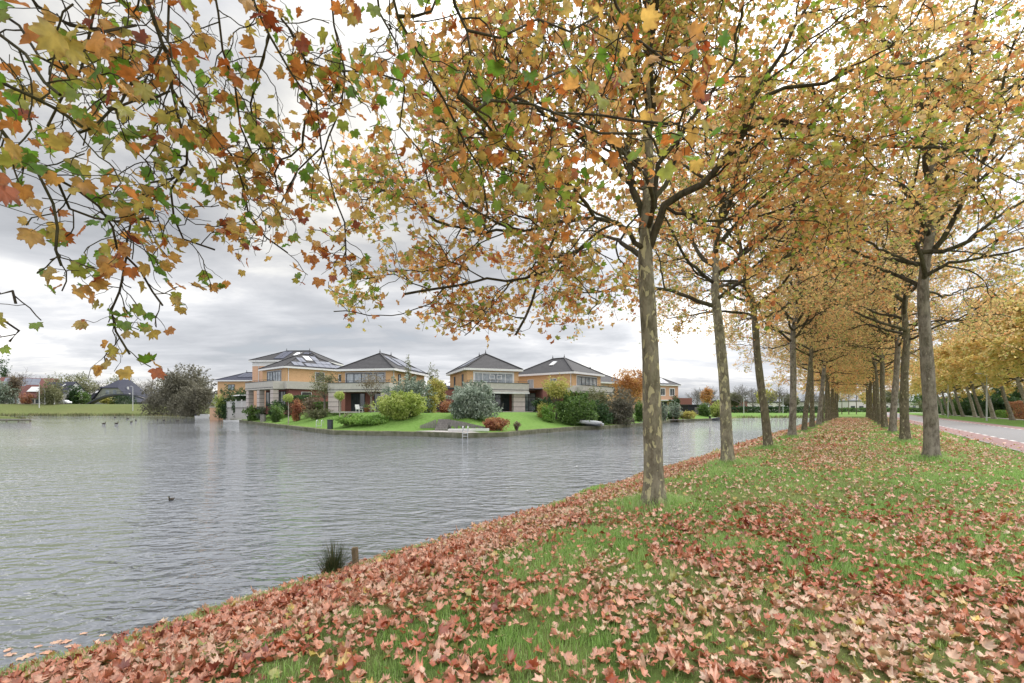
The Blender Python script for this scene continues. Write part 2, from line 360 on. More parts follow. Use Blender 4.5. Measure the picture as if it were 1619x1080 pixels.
# ------------------------------------------------------------------ leaves
def outline(pts):
    L = [(a, r) for a, r in pts]; full = L+[(-a, r) for a, r in reversed(L) if a not in (0, 180)]
    return np.array([(r*math.sin(R(a)), r*math.cos(R(a))) for a, r in full])
LEAF_HI = outline([(0, 1.0), (12, .70), (17, .78), (29, .60), (44, .88), (51, .84), (60, .68), (67, .70), (80, .54), (103, .68), (122, .55), (158, .36), (180, .16)])
LEAF_MD = outline([(0, 1.0), (28, .62), (50, .90), (80, .54), (108, .68), (155, .38), (180, .18)])
LEAF_LO = outline([(0, 1.0), (48, .82), (110, .62), (180, .3)])
LEAF_RH = outline([(0, 1.0), (70, .45), (180, .75)])
def leaves(P, size, rng, shape, up=.8, spread=.8, curl=.35, droop=.4, tips=None):
    """P (N,3) centres -> verts, tris, leaf index per vertex"""
    n = len(P); fan = shape in (0, 1)
    O = (LEAF_HI, LEAF_MD, LEAF_LO, LEAF_RH)[shape]; k = len(O)
    pts = np.vstack([[[0, .05]], O]) if fan else O
    nrm = rng.normal(size=(n, 3))*spread+np.array([0, 0, up]); nrm /= np.linalg.norm(nrm, axis=1)[:, None]
    t = rng.normal(size=(n, 3)) if tips is None else tips+rng.normal(size=(n, 3))*.5
    t[:, 2] -= droop; t -= nrm*(t*nrm).sum(1)[:, None]; t /= np.linalg.norm(t, axis=1)[:, None]+1e-9
    s = np.cross(t, nrm)
    X = pts[:, 0][None, :]; Y = pts[:, 1][None, :]
    c = rng.normal(size=(n, 1))*curl; f = np.abs(rng.normal(size=(n, 1)))*curl*.8; tw = rng.normal(size=(n, 1))*curl*.7
    Z = -c*(Y**2)+f*np.abs(X)+tw*X*Y+(rng.normal(size=(n, len(pts)))*.06 if fan else 0)
    wd = rng.uniform(.8, 1.08, (n, 1)); sz = size[:, None, None]
    V = P[:, None, :]+sz*((X*wd)[..., None]*s[:, None, :]+(Y+.5)[..., None]*t[:, None, :]+Z[..., None]*nrm[:, None, :])
    m = len(pts)
    if fan: T = np.array([(0, 1+i, 1+(i+1) % k) for i in range(k)])
    else: T = np.array([(0, i, i+1) for i in range(1, k-1)])
    TT = (T[None]+np.arange(n)[:, None, None]*m).reshape(-1, 3)
    global EDGE
    EDGE = np.tile(np.concatenate([[0.], np.ones(m-1)]) if fan else np.full(m, .5), n)
    return V.reshape(-1, 3), TT, np.repeat(np.arange(n), m)
def leaf_object(name, P, size, rng, mat, shape, parent=None, rnd=None, **kw):
    P = np.asarray(P, float); size = np.full(len(P), size) if np.isscalar(size) else size
    V, T, idx = leaves(P, size, rng, shape, **kw)
    rr = rng.random(len(P)) if rnd is None else rnd
    return link(name, tri_mesh(name, V, T, rr[idx], edge=EDGE if shape < 2 else None), mat, parent)

# ------------------------------------------------------------------ trees
def tubes(polys, name, mat, parent, smooth=True):
    V = []; Fq = []; off = 0
    for pts, rad, n in polys:
        P = np.array([tuple(p) for p in pts]); m = len(P)
        if m < 2: continue
        T = np.empty_like(P); T[1:-1] = P[2:]-P[:-2]; T[0] = P[1]-P[0]; T[-1] = P[-1]-P[-2]
        T /= np.linalg.norm(T, axis=1)[:, None]+1e-9
        ref = np.array([.31, .17, .93]) if abs(T[0, 2]) < .8 else np.array([.9, .3, .1])
        A = np.cross(T, ref); A /= np.linalg.norm(A, axis=1)[:, None]+1e-9; B = np.cross(T, A)
        an = np.arange(n)*2*math.pi/n
        ring = P[:, None]+np.asarray(rad)[:, None, None]*(A[:, None]*np.cos(an)[None, :, None]+B[:, None]*np.sin(an)[None, :, None])
        V.append(ring.reshape(-1, 3))
        i = np.arange(m-1)[:, None]*n; k = np.arange(n)[None]; k2 = (k+1) % n
        Fq.append((np.stack([i+k, i+k2, i+n+k2, i+n+k], -1)+off).reshape(-1, 4)); off += m*n
    me = tri_mesh(name, np.vstack(V), np.vstack(Fq), smooth=smooth)
    return link(name, me, mat, parent)

class Tree:
    def __init__(s, seed): s.rng = random.Random(seed); s.np = np.random.default_rng(seed); s.polys = []; s.sites = []; s.tips = []
    def rv(s): return Vector((s.rng.gauss(0, 1), s.rng.gauss(0, 1), s.rng.gauss(0, 1)))
    def branch(s, p, d, L, r, lv, cfg):
        rng = s.rng; c = cfg[lv]; p = Vector(p); d = Vector(d).normalized()
        n = max(2, int(round(L/c['seg']))); st = L/n; pts = [p.copy()]
        for i in range(n):
            t = i/n
            d = (d+s.rv()*c['wander']+Vector((0, 0, c['up']*(1-t)+c['up2']*t))).normalized()
            p = p+d*st; pts.append(p.copy())
        s.poly(pts, r, lv, cfg)
    def poly(s, pts, r, lv, cfg, t0=None):
        rng = s.rng; c = cfg[lv]; pts = [Vector(q) for q in pts]; n = len(pts)-1
        L = sum((pts[i+1]-pts[i]).length for i in range(n))
        rad = [max(c['rmin'], r*(1-.78*(i/n)**.85)) for i in range(n+1)]
        s.polys.append((pts, rad, c['sides']))
        if lv+1 < len(cfg):
            k = c['kids'] if not c.get('perm') else max(1, int(L*c['perm']+rng.random()))
            cc = cfg[lv+1]; a = rng.random()*6.28
            for j in range(k):
                t = (c['t0'] if t0 is None else t0)+(1-(c['t0'] if t0 is None else t0))*((j+rng.random()*.8)/k); t = min(t, .999)
                i = min(n-1, int(t*n)); q = pts[i].lerp(pts[i+1], t*n-i); dd = (pts[i+1]-pts[i]).normalized()
                a += 2.4+rng.uniform(-.5, .5); an = R(rng.uniform(*cc['ang']))
                e1 = dd.orthogonal().normalized(); e2 = dd.cross(e1)
                side = (e1*math.cos(a)+e2*math.sin(a))
                nd = dd*math.cos(an)+side*math.sin(an)
                nd.z *= cc.get('flat', 1)
                LL = cc['len']*rng.uniform(.65, 1.25)*(1.15-.45*t)
                s.branch(q, nd, LL, max(cc['rmin'], min(rad[i]*.62, LL*cc['thick'])), lv+1, cfg)
        if c.get('leaf'):
            lt = c.get('lt0', .2)
            for j in range(c['leaf']):
                t = min(.999, lt+(1-lt)*(j+rng.random())/c['leaf']); i = min(n-1, int(t*n)); q = pts[i].lerp(pts[i+1], t*n-i)
                off = s.rv()*.035; s.sites.append(tuple(q+off)); s.tips.append(tuple(off.normalized()))
def CFG(l1=4.2, dens=1.0, seg=1.0, leaf4=7):
    return [dict(sides=8, seg=.28*seg, wander=.13, up=.02, up2=-.04, rmin=.02, kids=int(7*dens), t0=.25, len=l1, ang=(30, 60), thick=.02),
            dict(sides=5, seg=.2*seg, wander=.22, up=.03, up2=-.05, rmin=.008, kids=int(6*dens), t0=.15, len=1.9, ang=(28, 62), thick=.013, flat=.75),
            dict(sides=4, seg=.14*seg, wander=.30, up=.0, up2=-.10, rmin=.0045, kids=3, t0=.2, len=1.0, ang=(28, 65), thick=.010, leaf=3, lt0=.6),
            dict(sides=3, seg=.14*seg, wander=.3, up=-.02, up2=-.14, rmin=.003, kids=0, t0=.2, len=.40, ang=(30, 70), thick=.008, leaf=leaf4, lt0=.1)]
def trunk_pts(h, lean, rng, n=22, bend=.05):
    pts = []; ph = rng.random()*6.28
    for i in range(n+1):
        t = i/n; z = h*t
        pts.append(Vector((lean[0]*t+bend*math.sin(ph+t*4.2)*t, lean[1]*t+bend*math.cos(ph*1.7+t*3.6)*t, z)))
    return pts
def trunk_mesh(pts, r0, r1, rng, mat, parent, sides=18):
    n = len(pts)-1; h = pts[-1].z; V = []; Fq = []; ph = [rng.random()*6.28 for _ in range(5)]
    for i, p in enumerate(pts):
        t = i/n; z = p.z-.12 if i == 0 else p.z
        rr = r0+(r1-r0)*t+r0*.30*math.exp(-max(0, p.z)/.35)+r0*.40*math.exp(-max(0, p.z)/.10)
        for k in range(sides):
            a = 2*math.pi*k/sides
            w = 1+.05*math.sin(3*a+ph[0]+z*1.1)+.035*math.sin(5*a+ph[1]-z*2.3)+.03*math.sin(2*a+ph[2]+z*3.4)+.10*math.exp(-max(0, p.z)/.14)*math.sin(5*a+ph[3])
            V.append((p.x+rr*w*math.cos(a), p.y+rr*w*math.sin(a), z))
    for i in range(n):
        for k in range(sides): Fq.append((i*sides+k, i*sides+(k+1) % sides, (i+1)*sides+(k+1) % sides, (i+1)*sides+k))
    return link('trunk', tri_mesh('trunk', V, Fq, smooth=True), mat, parent)
def plane_tree(label, loc, seed, hf=4.2, r0=.165, lean=(0, 0), bark=BARK2, leafm=None, cfg=None, shape=1, lsize=(.052, .086), nl=9, top=2.4,
               group=None, rz=0, e0=8, e1=78, l1=4.0, keep=1.0, name='plane_tree', cat='tree', z0=.0, extra=None, gnd=None, zmin=2.75, limbk=1.0):
    T = Tree(seed); rng = T.rng; x, y = loc
    root = thing(name, label, cat, (x, y, gz(x, y) if gnd is None else gnd), rz, group)
    cfg = cfg or CFG(l1=1.7)
    tp = trunk_pts(hf, lean, rng); trunk_mesh(tp, r0, r0*.74, rng, bark, root)
    t1 = tp[-1]
    # central leader and the limbs that leave it
    lead = [t1-Vector((0, 0, .1))]; d = Vector((lean[0]*.1, lean[1]*.1, 1))
    for i in range(8):
        d = (d+T.rv()*.10).normalized(); lead.append(lead[-1]+d*(top/8))
    c1 = dict(cfg[1]); lc = [dict(cfg[0])]+cfg[1:]; lc[0]['kids'] = 0
    T.polys.append((lead, [r0*.74*(1-.7*i/8) for i in range(9)], 10))
    T.poly(lead[3:], r0*.35, 0, [dict(cfg[0], kids=5, t0=.2)]+cfg[1:])
    az = rng.random()*6.28
    for j in range(nl):
        f = j/(nl-1); el = R(e0+(e1-e0)*f+rng.uniform(-6, 6)); az += 2.4+rng.uniform(-.3, .3)
        fi = (f**1.15)*7.2*min(1, top/4+.25); i_ = min(7, int(fi)); q = lead[i_].lerp(lead[i_+1], fi-i_)
        dd = Vector((math.cos(az)*math.cos(el), math.sin(az)*math.cos(el), math.sin(el)+.25))
        T.branch(q, dd, l1*rng.uniform(.8, 1.15)*(1-.22*f), r0*rng.uniform(.30, .46)*limbk, 0, cfg)
    if extra: extra(T, cfg)
    T.polys = [p for p in T.polys if p[2] > 5 or min(q.z for q in p[0]) > zmin-(.1 if p[2] < 5 else .25)]
    tubes([p for p in T.polys if p[2] == 10], 'leader', bark, root); tubes([p for p in T.polys if p[2] != 10], 'branches', LIMB, root)
    P = np.array(T.sites); tips = np.array(T.tips); k = P[:, 2] > zmin+T.np.normal(size=len(P))*.12; P = P[k]; tips = tips[k]
    if keep < 1: k = T.np.random(len(P)) < keep; P = P[k]; tips = tips[k]
    sz = T.np.uniform(lsize[0], lsize[1], len(P))
    # colour drifts over the crown: clusters of a colour, loose leaves of another
    cl = fbm(P[:, 0]+P[:, 2]*.7, P[:, 1]-P[:, 2]*.4, 1.3, seed % 9)
    rnd = np.clip(.12+cl*.55+T.np.normal(size=len(P))*.24, 0, 1)
    leaf_object('crown', P, sz, T.np, leafm or LEAF_B, shape, root, rnd, tips=tips)
    root['nleaf'] = len(P)
    return root

# ================================================================== SETTING: terrain, water, road
def make_terrain():
    az = np.concatenate([np.linspace(-60, 60, 760), np.linspace(60, 300, 90)[1:-1]])
    az = R(1)*az; rr = np.concatenate([np.geomspace(.25, 3600, 700)])
    A, Rr = np.meshgrid(az, rr, indexing='ij')
    X = Rr*np.sin(A); Y = Rr*np.cos(A); Z = H(X, Y)
    na, nr = A.shape
    V = np.stack([X, Y, Z], -1).reshape(-1, 3)
    i = np.arange(na)[:, None]; j = np.arange(nr-1)[None]; i2 = (i+1) % na
    Q = np.stack(np.broadcast_arrays(i*nr+j, i2*nr+j, i2*nr+j+1, i*nr+j+1), -1).reshape(-1, 4)
    V = np.vstack([V, [[0, 0, float(H(np.array([0.]), np.array([0.]))[0])]]])
    me = tri_mesh('ground', V, Q, smooth=True)
    x, y = X.ravel(), Y.ravel(); u = DU.x*x+DU.y*y; v = DV.x*x+DV.y*y
    sd = shore_dist(x, y)
    soil = sstep(fbm(x, y, 1.3, 11), .42, .62)*.75+.15
    bank = sstep(v, -4.2, -5.3)
    lush = np.zeros_like(x)
    isn = (v > -9)
    lush = np.where(isn, np.maximum(np.maximum(sstep(v, 11.0, 11.6)*.95, sstep(u, 106, 118)*.9), .60*sstep(v, -4.4, -3.4)), sstep(sd, .3, .8)*sstep(x, -60, -45)*.95)
    # lawns are mown and even; garden beds near the houses are bare earth
    beds = sstep(sd, 18, 20)*(~isn)*(x > -60)*(x < 45)+(x < -60)*(.55+.5*(fbm(x, y, 7, 6)-.4)+.4*sstep(sd, 2.2, .4))
    dry = np.where(isn, soil*sstep(v, 11.4, 10.9)*np.where(v > -6.2, 1, 1), np.where(x < -60, .25+.3*(fbm(x, y, 9, 4)-.5), .15))
    dry = np.clip(dry+bank*.5*isn, 0, 1)
    for nm, arr in (('lush', lush), ('dry', dry), ('beds', beds*1.0)):
        a = me.attributes.new(nm, 'FLOAT', 'POINT'); a.data.foreach_set('value', np.append(arr, 0).astype(np.float32))
    m, nt, N, L, bs = nodes('grass_ground')
    def attr(n): a = N.new('ShaderNodeAttribute'); a.attribute_name = n; return a.outputs['Fac']
    tc = N.new('ShaderNodeTexCoord')
    def noise(s, d=6, r_=.65): n = N.new('ShaderNodeTexNoise'); n.inputs['Scale'].default_value = s; n.inputs['Detail'].default_value = d; n.inputs['Roughness'].default_value = r_; L.new(tc.outputs['Object'], n.inputs['Vector']); return n.outputs[0]
    def ramp(src, stops):
        r = N.new('ShaderNodeValToRGB'); L.new(src, r.inputs[0]); e = r.color_ramp.elements
        e[0].position = stops[0][0]; e[0].color = (*stops[0][1], 1); e[1].position = stops[-1][0]; e[1].color = (*stops[-1][1], 1)
        for p, c in stops[1:-1]: k = e.new(p); k.color = (*c, 1)
        return r.outputs[0]
    def mix(f, a, b): x_ = N.new('ShaderNodeMix'); x_.data_type = 'RGBA'; L.new(f, x_.inputs[0]); L.new(a, x_.inputs[6]); L.new(b, x_.inputs[7]); return x_.outputs[2]
    green = ramp(noise(14, 8, .8), [(.3, (.07, .10, .03)), (.5, (.13, .18, .055)), (.7, (.22, .26, .10))])
    tan = ramp(noise(9, 9, .85), [(.3, (.17, .115, .06)), (.45, (.36, .25, .14)), (.58, (.46, .36, .20)), (.72, (.56, .38, .22))])
    lushc = ramp(noise(3, 8, .75), [(.3, (.10, .18, .04)), (.5, (.135, .245, .05)), (.7, (.20, .29, .09))])
    earth = ramp(noise(4), [(.3, (.05, .06, .025)), (.7, (.14, .18, .06))])
    nf = N.new('ShaderNodeMath'); nf.operation = 'MULTIPLY_ADD'; L.new(noise(2.6, 9, .8), nf.inputs[0]); nf.inputs[1].default_value = 1.9; nf.inputs[2].default_value = -.95
    fa = N.new('ShaderNodeMath'); fa.operation = 'ADD'; fa.use_clamp = True; L.new(nf.outputs[0], fa.inputs[0]); L.new(attr('dry'), fa.inputs[1])
    c = mix(fa.outputs[0], green, tan); c = mix(attr('lush'), c, lushc); c = mix(attr('beds'), c, earth)
    L.new(c, bs.inputs['Base Color']); bs.inputs['Roughness'].default_value = .95; bs.inputs['Specular IOR Level'].default_value = .1
    b = N.new('ShaderNodeBump'); b.inputs['Strength'].default_value = .9; b.inputs['Distance'].default_value = .04; L.new(noise(26, 6, .8), b.inputs['Height']); L.new(b.outputs[0], bs.inputs['Normal'])
    o = link('ground', me, m); setkind(o, 'structure'); o['label'] = 'grassy banks, lawns and verges round the pond'
    return o
make_terrain()

def make_water():
    m, nt, N, L, bs = nodes('pond_water')
    tc = N.new('ShaderNodeTexCoord'); 
    def noise(sx, sy, rot, det, rough, dist=0.):
        mp = N.new('ShaderNodeMapping'); mp.inputs['Rotation'].default_value = (0, 0, R(rot)); mp.inputs['Scale'].default_value = (sx, sy, 1)
        L.new(tc.outputs['Object'], mp.inputs[0]); n = N.new('ShaderNodeTexNoise'); n.inputs['Scale'].default_value = 1
        n.inputs['Detail'].default_value = det; n.inputs['Roughness'].default_value = rough; n.inputs['Distortion'].default_value = dist
        L.new(mp.outputs[0], n.inputs['Vector']); return n.outputs[0]
    def mth(op, a, b_):
        k = N.new('ShaderNodeMath'); k.operation = op
        for i, v in enumerate((a, b_)):
            if isinstance(v, (int, float)): k.inputs[i].default_value = v
            else: L.new(v, k.inputs[i])
        return k.outputs[0]
    small = noise(3.6, 7.0, 10, 2, .5, .5); mid = noise(1.35, 2.7, -7, 2, .5, .6); big = noise(.07, .10, 30, 3, .5)
    gust = N.new('ShaderNodeMapRange'); L.new(big, gust.inputs[0]); gust.inputs[1].default_value = .35; gust.inputs[2].default_value = .65; gust.inputs[3].default_value = .4; gust.inputs[4].default_value = 1.2
    sp = N.new('ShaderNodeSeparateXYZ'); L.new(tc.outputs['Object'], sp.inputs[0])
    lee = N.new('ShaderNodeMapRange'); L.new(sp.outputs[1], lee.inputs[0]); lee.inputs[1].default_value = 20; lee.inputs[2].default_value = 38; lee.inputs[3].default_value = 1.0; lee.inputs[4].default_value = .38   # sheltered under the houses
    h = mth('MULTIPLY', mth('MULTIPLY', mth('ADD', mth('MULTIPLY', small, .072), mth('MULTIPLY', mid, .17)), gust.outputs[0]), lee.outputs[0])
    b = N.new('ShaderNodeBump'); b.inputs['Strength'].default_value = 1; b.inputs['Distance'].default_value = 1.0; L.new(h, b.inputs['Height'])
    L.new(b.outputs[0], bs.inputs['Normal'])
    bs.inputs['Base Color'].default_value = (.165, .177, .197, 1); bs.inputs['Roughness'].default_value = .03; bs.inputs['IOR'].default_value = 1.7
    bs.inputs['Specular IOR Level'].default_value = 1.0
    o = MB().add([(-420, -260, WATER_Z), (160, -260, WATER_Z), (160, 200, WATER_Z), (-420, 200, WATER_Z)], [(0, 1, 2, 3)]).build('water', m)
    setkind(o, 'structure'); o['label'] = 'rippled grey pond water'
make_water()

def uvstrip(name, v0, v1, z, u0, u1, mat, label, thick=.0):
    mb = MB(); n = 60; us = np.geomspace(1, (u1-u0)+1, n)+u0-1
    for u in us:
        for v in (v0, v1): x, y = uv2xy(u, v); mb.v.append((x, y, z))
    for i in range(n-1): mb.f.append((2*i, 2*i+1, 2*i+3, 2*i+2))
    o = mb.build(name, mat); setkind(o, 'structure'); o['label'] = label; return o
ASPH = M('asphalt', (.27, .262, .265), .9, .10, 30, bump=.3, bscale=90)
REDASPH = M('red_asphalt', (.34, .215, .205), .9, .12, 22, bump=.3, bscale=80)
PAVE = M('paving', (.42, .39, .37), .9, .12, 10)
WHITE_LINE = M('road_paint', (.74, .72, .71), .7, .10, 12)
uvstrip('road', 4.95, 11.1, .020, -30, 900, ASPH, 'grey asphalt carriageway beside the trees')
uvstrip('cycle_lane', 4.95, 6.15, .024, -30, 900, REDASPH, 'red cycle lane on the near side of the road')
uvstrip('far_cycle_lane', 9.9, 11.1, .024, -30, 900, REDASPH, 'red cycle lane on the far side of the road')
uvstrip('footpath', 18.1, 19.3, .03, -30, 900, PAVE, 'pale footpath beyond the far verge')
for nm, v in (('lane_marking', 6.15), ('far_lane_marking', 9.9)):
    mb = MB(); u = 2.0
    while u < 190:
        q = [uv2xy(a, b) for a, b in ((u, v-.075), (u, v+.075), (u+1.0, v+.075), (u+1.0, v-.075))]
        mb.add([(x, y, .028) for x, y in q], [(0, 1, 2, 3)]); u += 2.0
    o = mb.build(nm, WHITE_LINE); setkind(o, 'structure'); o['label'] = 'white dashed line along the cycle lane'
# concrete edging on both sides of the carriageway
for nm, v in (('kerb', 4.87), ('far_kerb', 11.18)):
    mb = MB()
    for k in range(60):
        a = uv2xy(-30+k*5, v); b = uv2xy(-30+k*5+4.99, v); mb.beam((a[0], a[1], -.03), (b[0], b[1], -.03), .12, .13)
    o = mb.build(nm, M('kerb_concrete', (.33, .30, .28), .9, .2, 6)); setkind(o, 'structure')

# ================================================================== the avenue of plane trees
ORD = ['first', 'second', 'third', 'fourth', 'fifth', 'sixth', 'seventh', 'eighth', 'ninth', 'tenth', 'eleventh', 'twelfth', 'thirteenth',
       'fourteenth', 'fifteenth', 'sixteenth', 'seventeenth', 'eighteenth', 'nineteenth', 'twentieth']
GA = 'plane trees in the waterside row'; GB = 'plane trees in the road side row'

def pxpoly(T, root, pts, r, cfg, t0=.1, head=None):
    P = [at(*p)-root for p in pts]
    if head is not None: P = [head]+P
    # resample and roughen
    out = [P[0]]
    for a, b in zip(P[:-1], P[1:]):
        n = max(1, int((b-a).length/.22))
        for i in range(1, n+1): out.append(a.lerp(b, i/n)+(T.rv()*.022 if i < n else Vector()))
    T.poly(out, r, 0, cfg, t0)

def tree_overhead():
    T = Tree(5); x, y = -2.32, 1.42
    root = thing('plane_tree', 'overhanging plane tree whose branches hang into the upper left against the sky', 'tree', (x, y, gz(x, y)), 0, GA)
    tp = trunk_pts(4.3, (.05, .1), T.rng); trunk_mesh(tp, .17, .13, T.rng, BARK1, root)
    rl = root.location; hd = tp[-1]
    c = [dict(sides=7, seg=.2, wander=.12, up=0, up2=0, rmin=.007, kids=0, perm=5.0, t0=.1, len=1, ang=(30, 60), thick=.02),
         dict(sides=5, seg=.055, wander=.30, up=.0, up2=-.10, rmin=.0035, kids=0, perm=7, t0=.12, len=.58, ang=(30, 70), thick=.010, leaf=1, lt0=.8),
         dict(sides=4, seg=.04, wander=.36, up=-.02, up2=-.2, rmin=.002, kids=0, perm=5, t0=.15, len=.24, ang=(30, 75), thick=.011, leaf=2, lt0=.45)]
    def P(pts, r, t0=.12, head=False, perm=5.4, k=1.0):
        cc = [dict(c[0], perm=perm), dict(c[1], len=c[1]['len']*k)]+c[2:]
        pxpoly(T, rl, pts, r, cc, t0, hd if head else None)
    P([(-150, 120, 2.2), (0, 203, 2.35), (26, 237, 2.4), (55, 263, 2.45), (89, 282, 2.5), (122, 300, 2.6), (156, 326, 2.75), (178, 359, 2.9), (185, 393, 3.0)], .017, .2, True, 4.5, .62)
    P([(185, 393, 3.0), (200, 406, 3.0), (196, 425, 3.05), (193, 443, 3.1), (189, 461, 3.1), (176, 491, 3.15), (183, 524, 3.2), (205, 560, 3.2)], .0065, .35, False, 11, .5)
    P([(200, 406, 3.0), (222, 428, 3.1), (241, 461, 3.2), (257, 483, 3.2)], .0055, .35, False, 9, .5)
    P([(55, 263, 2.45), (68, 290, 2.45), (84, 322, 2.5), (91, 360, 2.5), (88, 395, 2.5), (97, 420, 2.5)], .006, .78, perm=7, k=.45)
    P([(233, -90, 2.7), (233, 0, 2.7), (256, 67, 2.75), (267, 96, 2.8), (272, 141, 2.85), (282, 185, 2.9), (296, 237, 3.0), (295, 259, 3.05), (274, 282, 3.1), (237, 289, 3.15), (222, 315, 3.2), (207, 352, 3.3), (200, 385, 3.35)], .017, .2, True, 7)
    P([(267, -60, 2.9), (267, 0, 2.9), (265, 67, 2.8)], .011, .1)
    P([(256, 74, 2.75), (241, 107, 2.7), (207, 133, 2.6), (190, 165, 2.55), (170, 172, 2.5)], .007)
    P([(268, 144, 2.85), (240, 157, 2.75), (210, 160, 2.7), (175, 174, 2.6), (150, 200, 2.55), (125, 210, 2.5)], .007)
    P([(272, 141, 2.85), (304, 189, 3.0), (345, 219, 3.2), (371, 252, 3.4), (386, 300, 3.6), (393, 340, 3.8), (420, 375, 4.0), (455, 400, 4.1)], .009, .12, False, 7)
    P([(295, 259, 3.05), (270, 300, 3.1), (275, 345, 3.2), (290, 378, 3.3), (340, 395, 3.4)], .006, .3, False, 7)
    P([(370, -80, 3.0), (400, 0, 3.0), (426, 56, 3.1), (460, 115, 3.2), (493, 163, 3.35)], .024, .3, True, 7)
    P([(493, 163, 3.35), (482, 193, 3.4), (478, 230, 3.5), (460, 247, 3.55), (445, 252, 3.55), (434, 274, 3.6), (440, 300, 3.6)], .009, .12, False, 7)
    P([(445, 30, 3.2), (460, 48, 3.2), (482, 96, 3.3), (523, 111, 3.4), (593, 115, 3.6), (640, 130, 3.7)], .008, .12, False, 7)
    P([(482, 96, 3.3), (500, 160, 3.6), (508, 233, 3.8), (523, 289, 3.9), (530, 315, 4.0), (545, 352, 4.1), (547, 397, 4.1), (540, 415, 4.1)], .006, .7, perm=9, k=.5)
    P([(508, 233, 3.8), (470, 270, 4.0), (440, 330, 4.2), (425, 360, 4.3)], .006, .12, False, 7)
    P([(0, 20, 2.4), (30, 40, 2.4), (62, 90, 2.4), (100, 110, 2.4), (140, 75, 2.5), (180, 90, 2.6), (240, 120, 2.7)], .007)
    P([(-60, 30, 1.9), (0, 55, 1.95), (40, 85, 2.0), (70, 130, 2.0), (95, 150, 2.0)], .008, .1)
    P([(-80, 90, 1.9), (0, 130, 1.95), (45, 150, 2.0), (95, 175, 2.1), (130, 200, 2.2)], .007, .1)
    P([(-40, 420, 2.6), (0, 465, 2.7), (20, 460, 2.7), (25, 480, 2.7)], .004, .5, perm=4, k=.45)
    P([(-30, 490, 2.9), (0, 503, 3.0), (30, 523, 3.0), (15, 540, 3.0)], .004, .5, perm=4, k=.45)
    # towards the middle of the picture
    P([(600, -90, 2.7), (630, 30, 2.8), (660, 81, 2.9), (686, 133, 3.0)], .024, .3, True)
    P([(686, 133, 3.0), (701, 156, 3.1), (720, 195, 3.2), (738, 233, 3.3), (760, 267, 3.4), (771, 333, 3.6), (765, 360, 3.6)], .009)
    P([(630, 26, 2.8), (655, 26, 2.8), (682, 18, 2.8), (700, -30, 2.8)], .012)
    P([(708, -40, 2.6), (720, 10, 2.7), (738, 48, 2.75), (745, 90, 2.8), (735, 120, 2.85), (723, 152, 2.9)], .012)
    P([(723, 152, 2.9), (753, 174, 2.95), (775, 159, 3.0), (801, 161, 3.1), (834, 141, 3.2), (870, 120, 3.4), (910, 105, 3.6)], .014)
    P([(727, 154, 2.9), (767, 193, 3.1), (797, 233, 3.3), (841, 256, 3.5), (860, 293, 3.7), (886, 322, 3.9), (901, 359, 4.1)], .010)
    P([(801, 161, 3.1), (841, 165, 3.0), (875, 178, 2.9), (949, 182, 2.7), (1004, 191, 2.6), (1056, 196, 2.5)], .009)
    P([(875, 178, 2.9), (893, 184, 2.8), (949, 211, 2.6), (1012, 211, 2.5)], .007)
    P([(738, 48, 2.75), (790, 60, 2.8), (850, 30, 3.0), (900, 50, 3.2), (960, 20, 3.4)], .009)
    P([(590, -60, 3.4), (600, 20, 3.5), (628, 70, 3.6), (640, 140, 3.8), (632, 200, 4.0), (665, 240, 4.1), (680, 300, 4.4)], .010, .12, False, 5, .7)
    P([(950, -60, 2.3), (975, 10, 2.4), (1005, 60, 2.45), (1050, 95, 2.5), (1075, 100, 2.55)], .008, .5)
    P([(330, -60, 2.9), (345, 20, 3.0), (352, 80, 3.1), (372, 140, 3.3), (380, 200, 3.5), (402, 250, 3.7)], .008, .15, False, 7)
    P([(426, 56, 3.1), (410, 110, 3.3), (396, 165, 3.5), (405, 225, 3.7), (430, 262, 3.9)], .007, .1, False, 7)
    P([(520, -50, 3.3), (528, 40, 3.4), (545, 110, 3.6), (540, 170, 3.8), (520, 215, 3.9), (505, 262, 4.1)], .008, .15, False, 7)
    P([(160, -60, 2.7), (150, 10, 2.75), (140, 60, 2.8), (128, 110, 2.85), (100, 150, 2.9), (75, 200, 2.95)], .007, .1, False, 6)
    P([(89, 282, 2.5), (110, 330, 2.6), (150, 345, 2.7), (185, 350, 2.9), (235, 345, 3.1)], .005, .2, False, 7, .7)
    P([(20, -40, 2.3), (60, 10, 2.35), (110, 40, 2.4), (165, 50, 2.5), (215, 40, 2.7)], .007, .1, False, 7)
    # limbs above the frame
    az = 1.0
    for j in range(14):
        az += 2.4; el = R(44+3*j)
        T.branch(hd, (math.cos(az)*math.cos(el), math.sin(az)*math.cos(el), math.sin(el)), 3.2, .06, 0, [dict(c[0], perm=3.2, wander=.08), dict(c[1], len=.9, seg=.16), dict(c[2], len=.32)])
    tubes(T.polys, 'limbs', LIMB, root)
    Pn = np.array(T.sites); tips = np.array(T.tips); n = len(Pn)
    W = Pn+np.array(rl); d = W[:, 1]; pxx = PX+F*W[:, 0]/np.maximum(d, .3)
    tooclose = (np.linalg.norm(W-np.array([0, 0, 1.6]), axis=1) < 1.7)
    keep = ~tooclose; Pn = Pn[keep]; tips = tips[keep]; n = len(Pn)
    cl = fbm(Pn[:, 0]+Pn[:, 2], Pn[:, 1], .55, 3)
    rnd = np.clip(.08+cl*.68+T.np.normal(size=n)*.28, 0, 1)
    leaf_object('crown', Pn, T.np.uniform(.042, .084, n), T.np, LEAF_O, 0, root, rnd, up=.35, spread=.9, curl=.30, droop=1.2, tips=tips)
    print('overhead leaves', n)
tree_overhead()

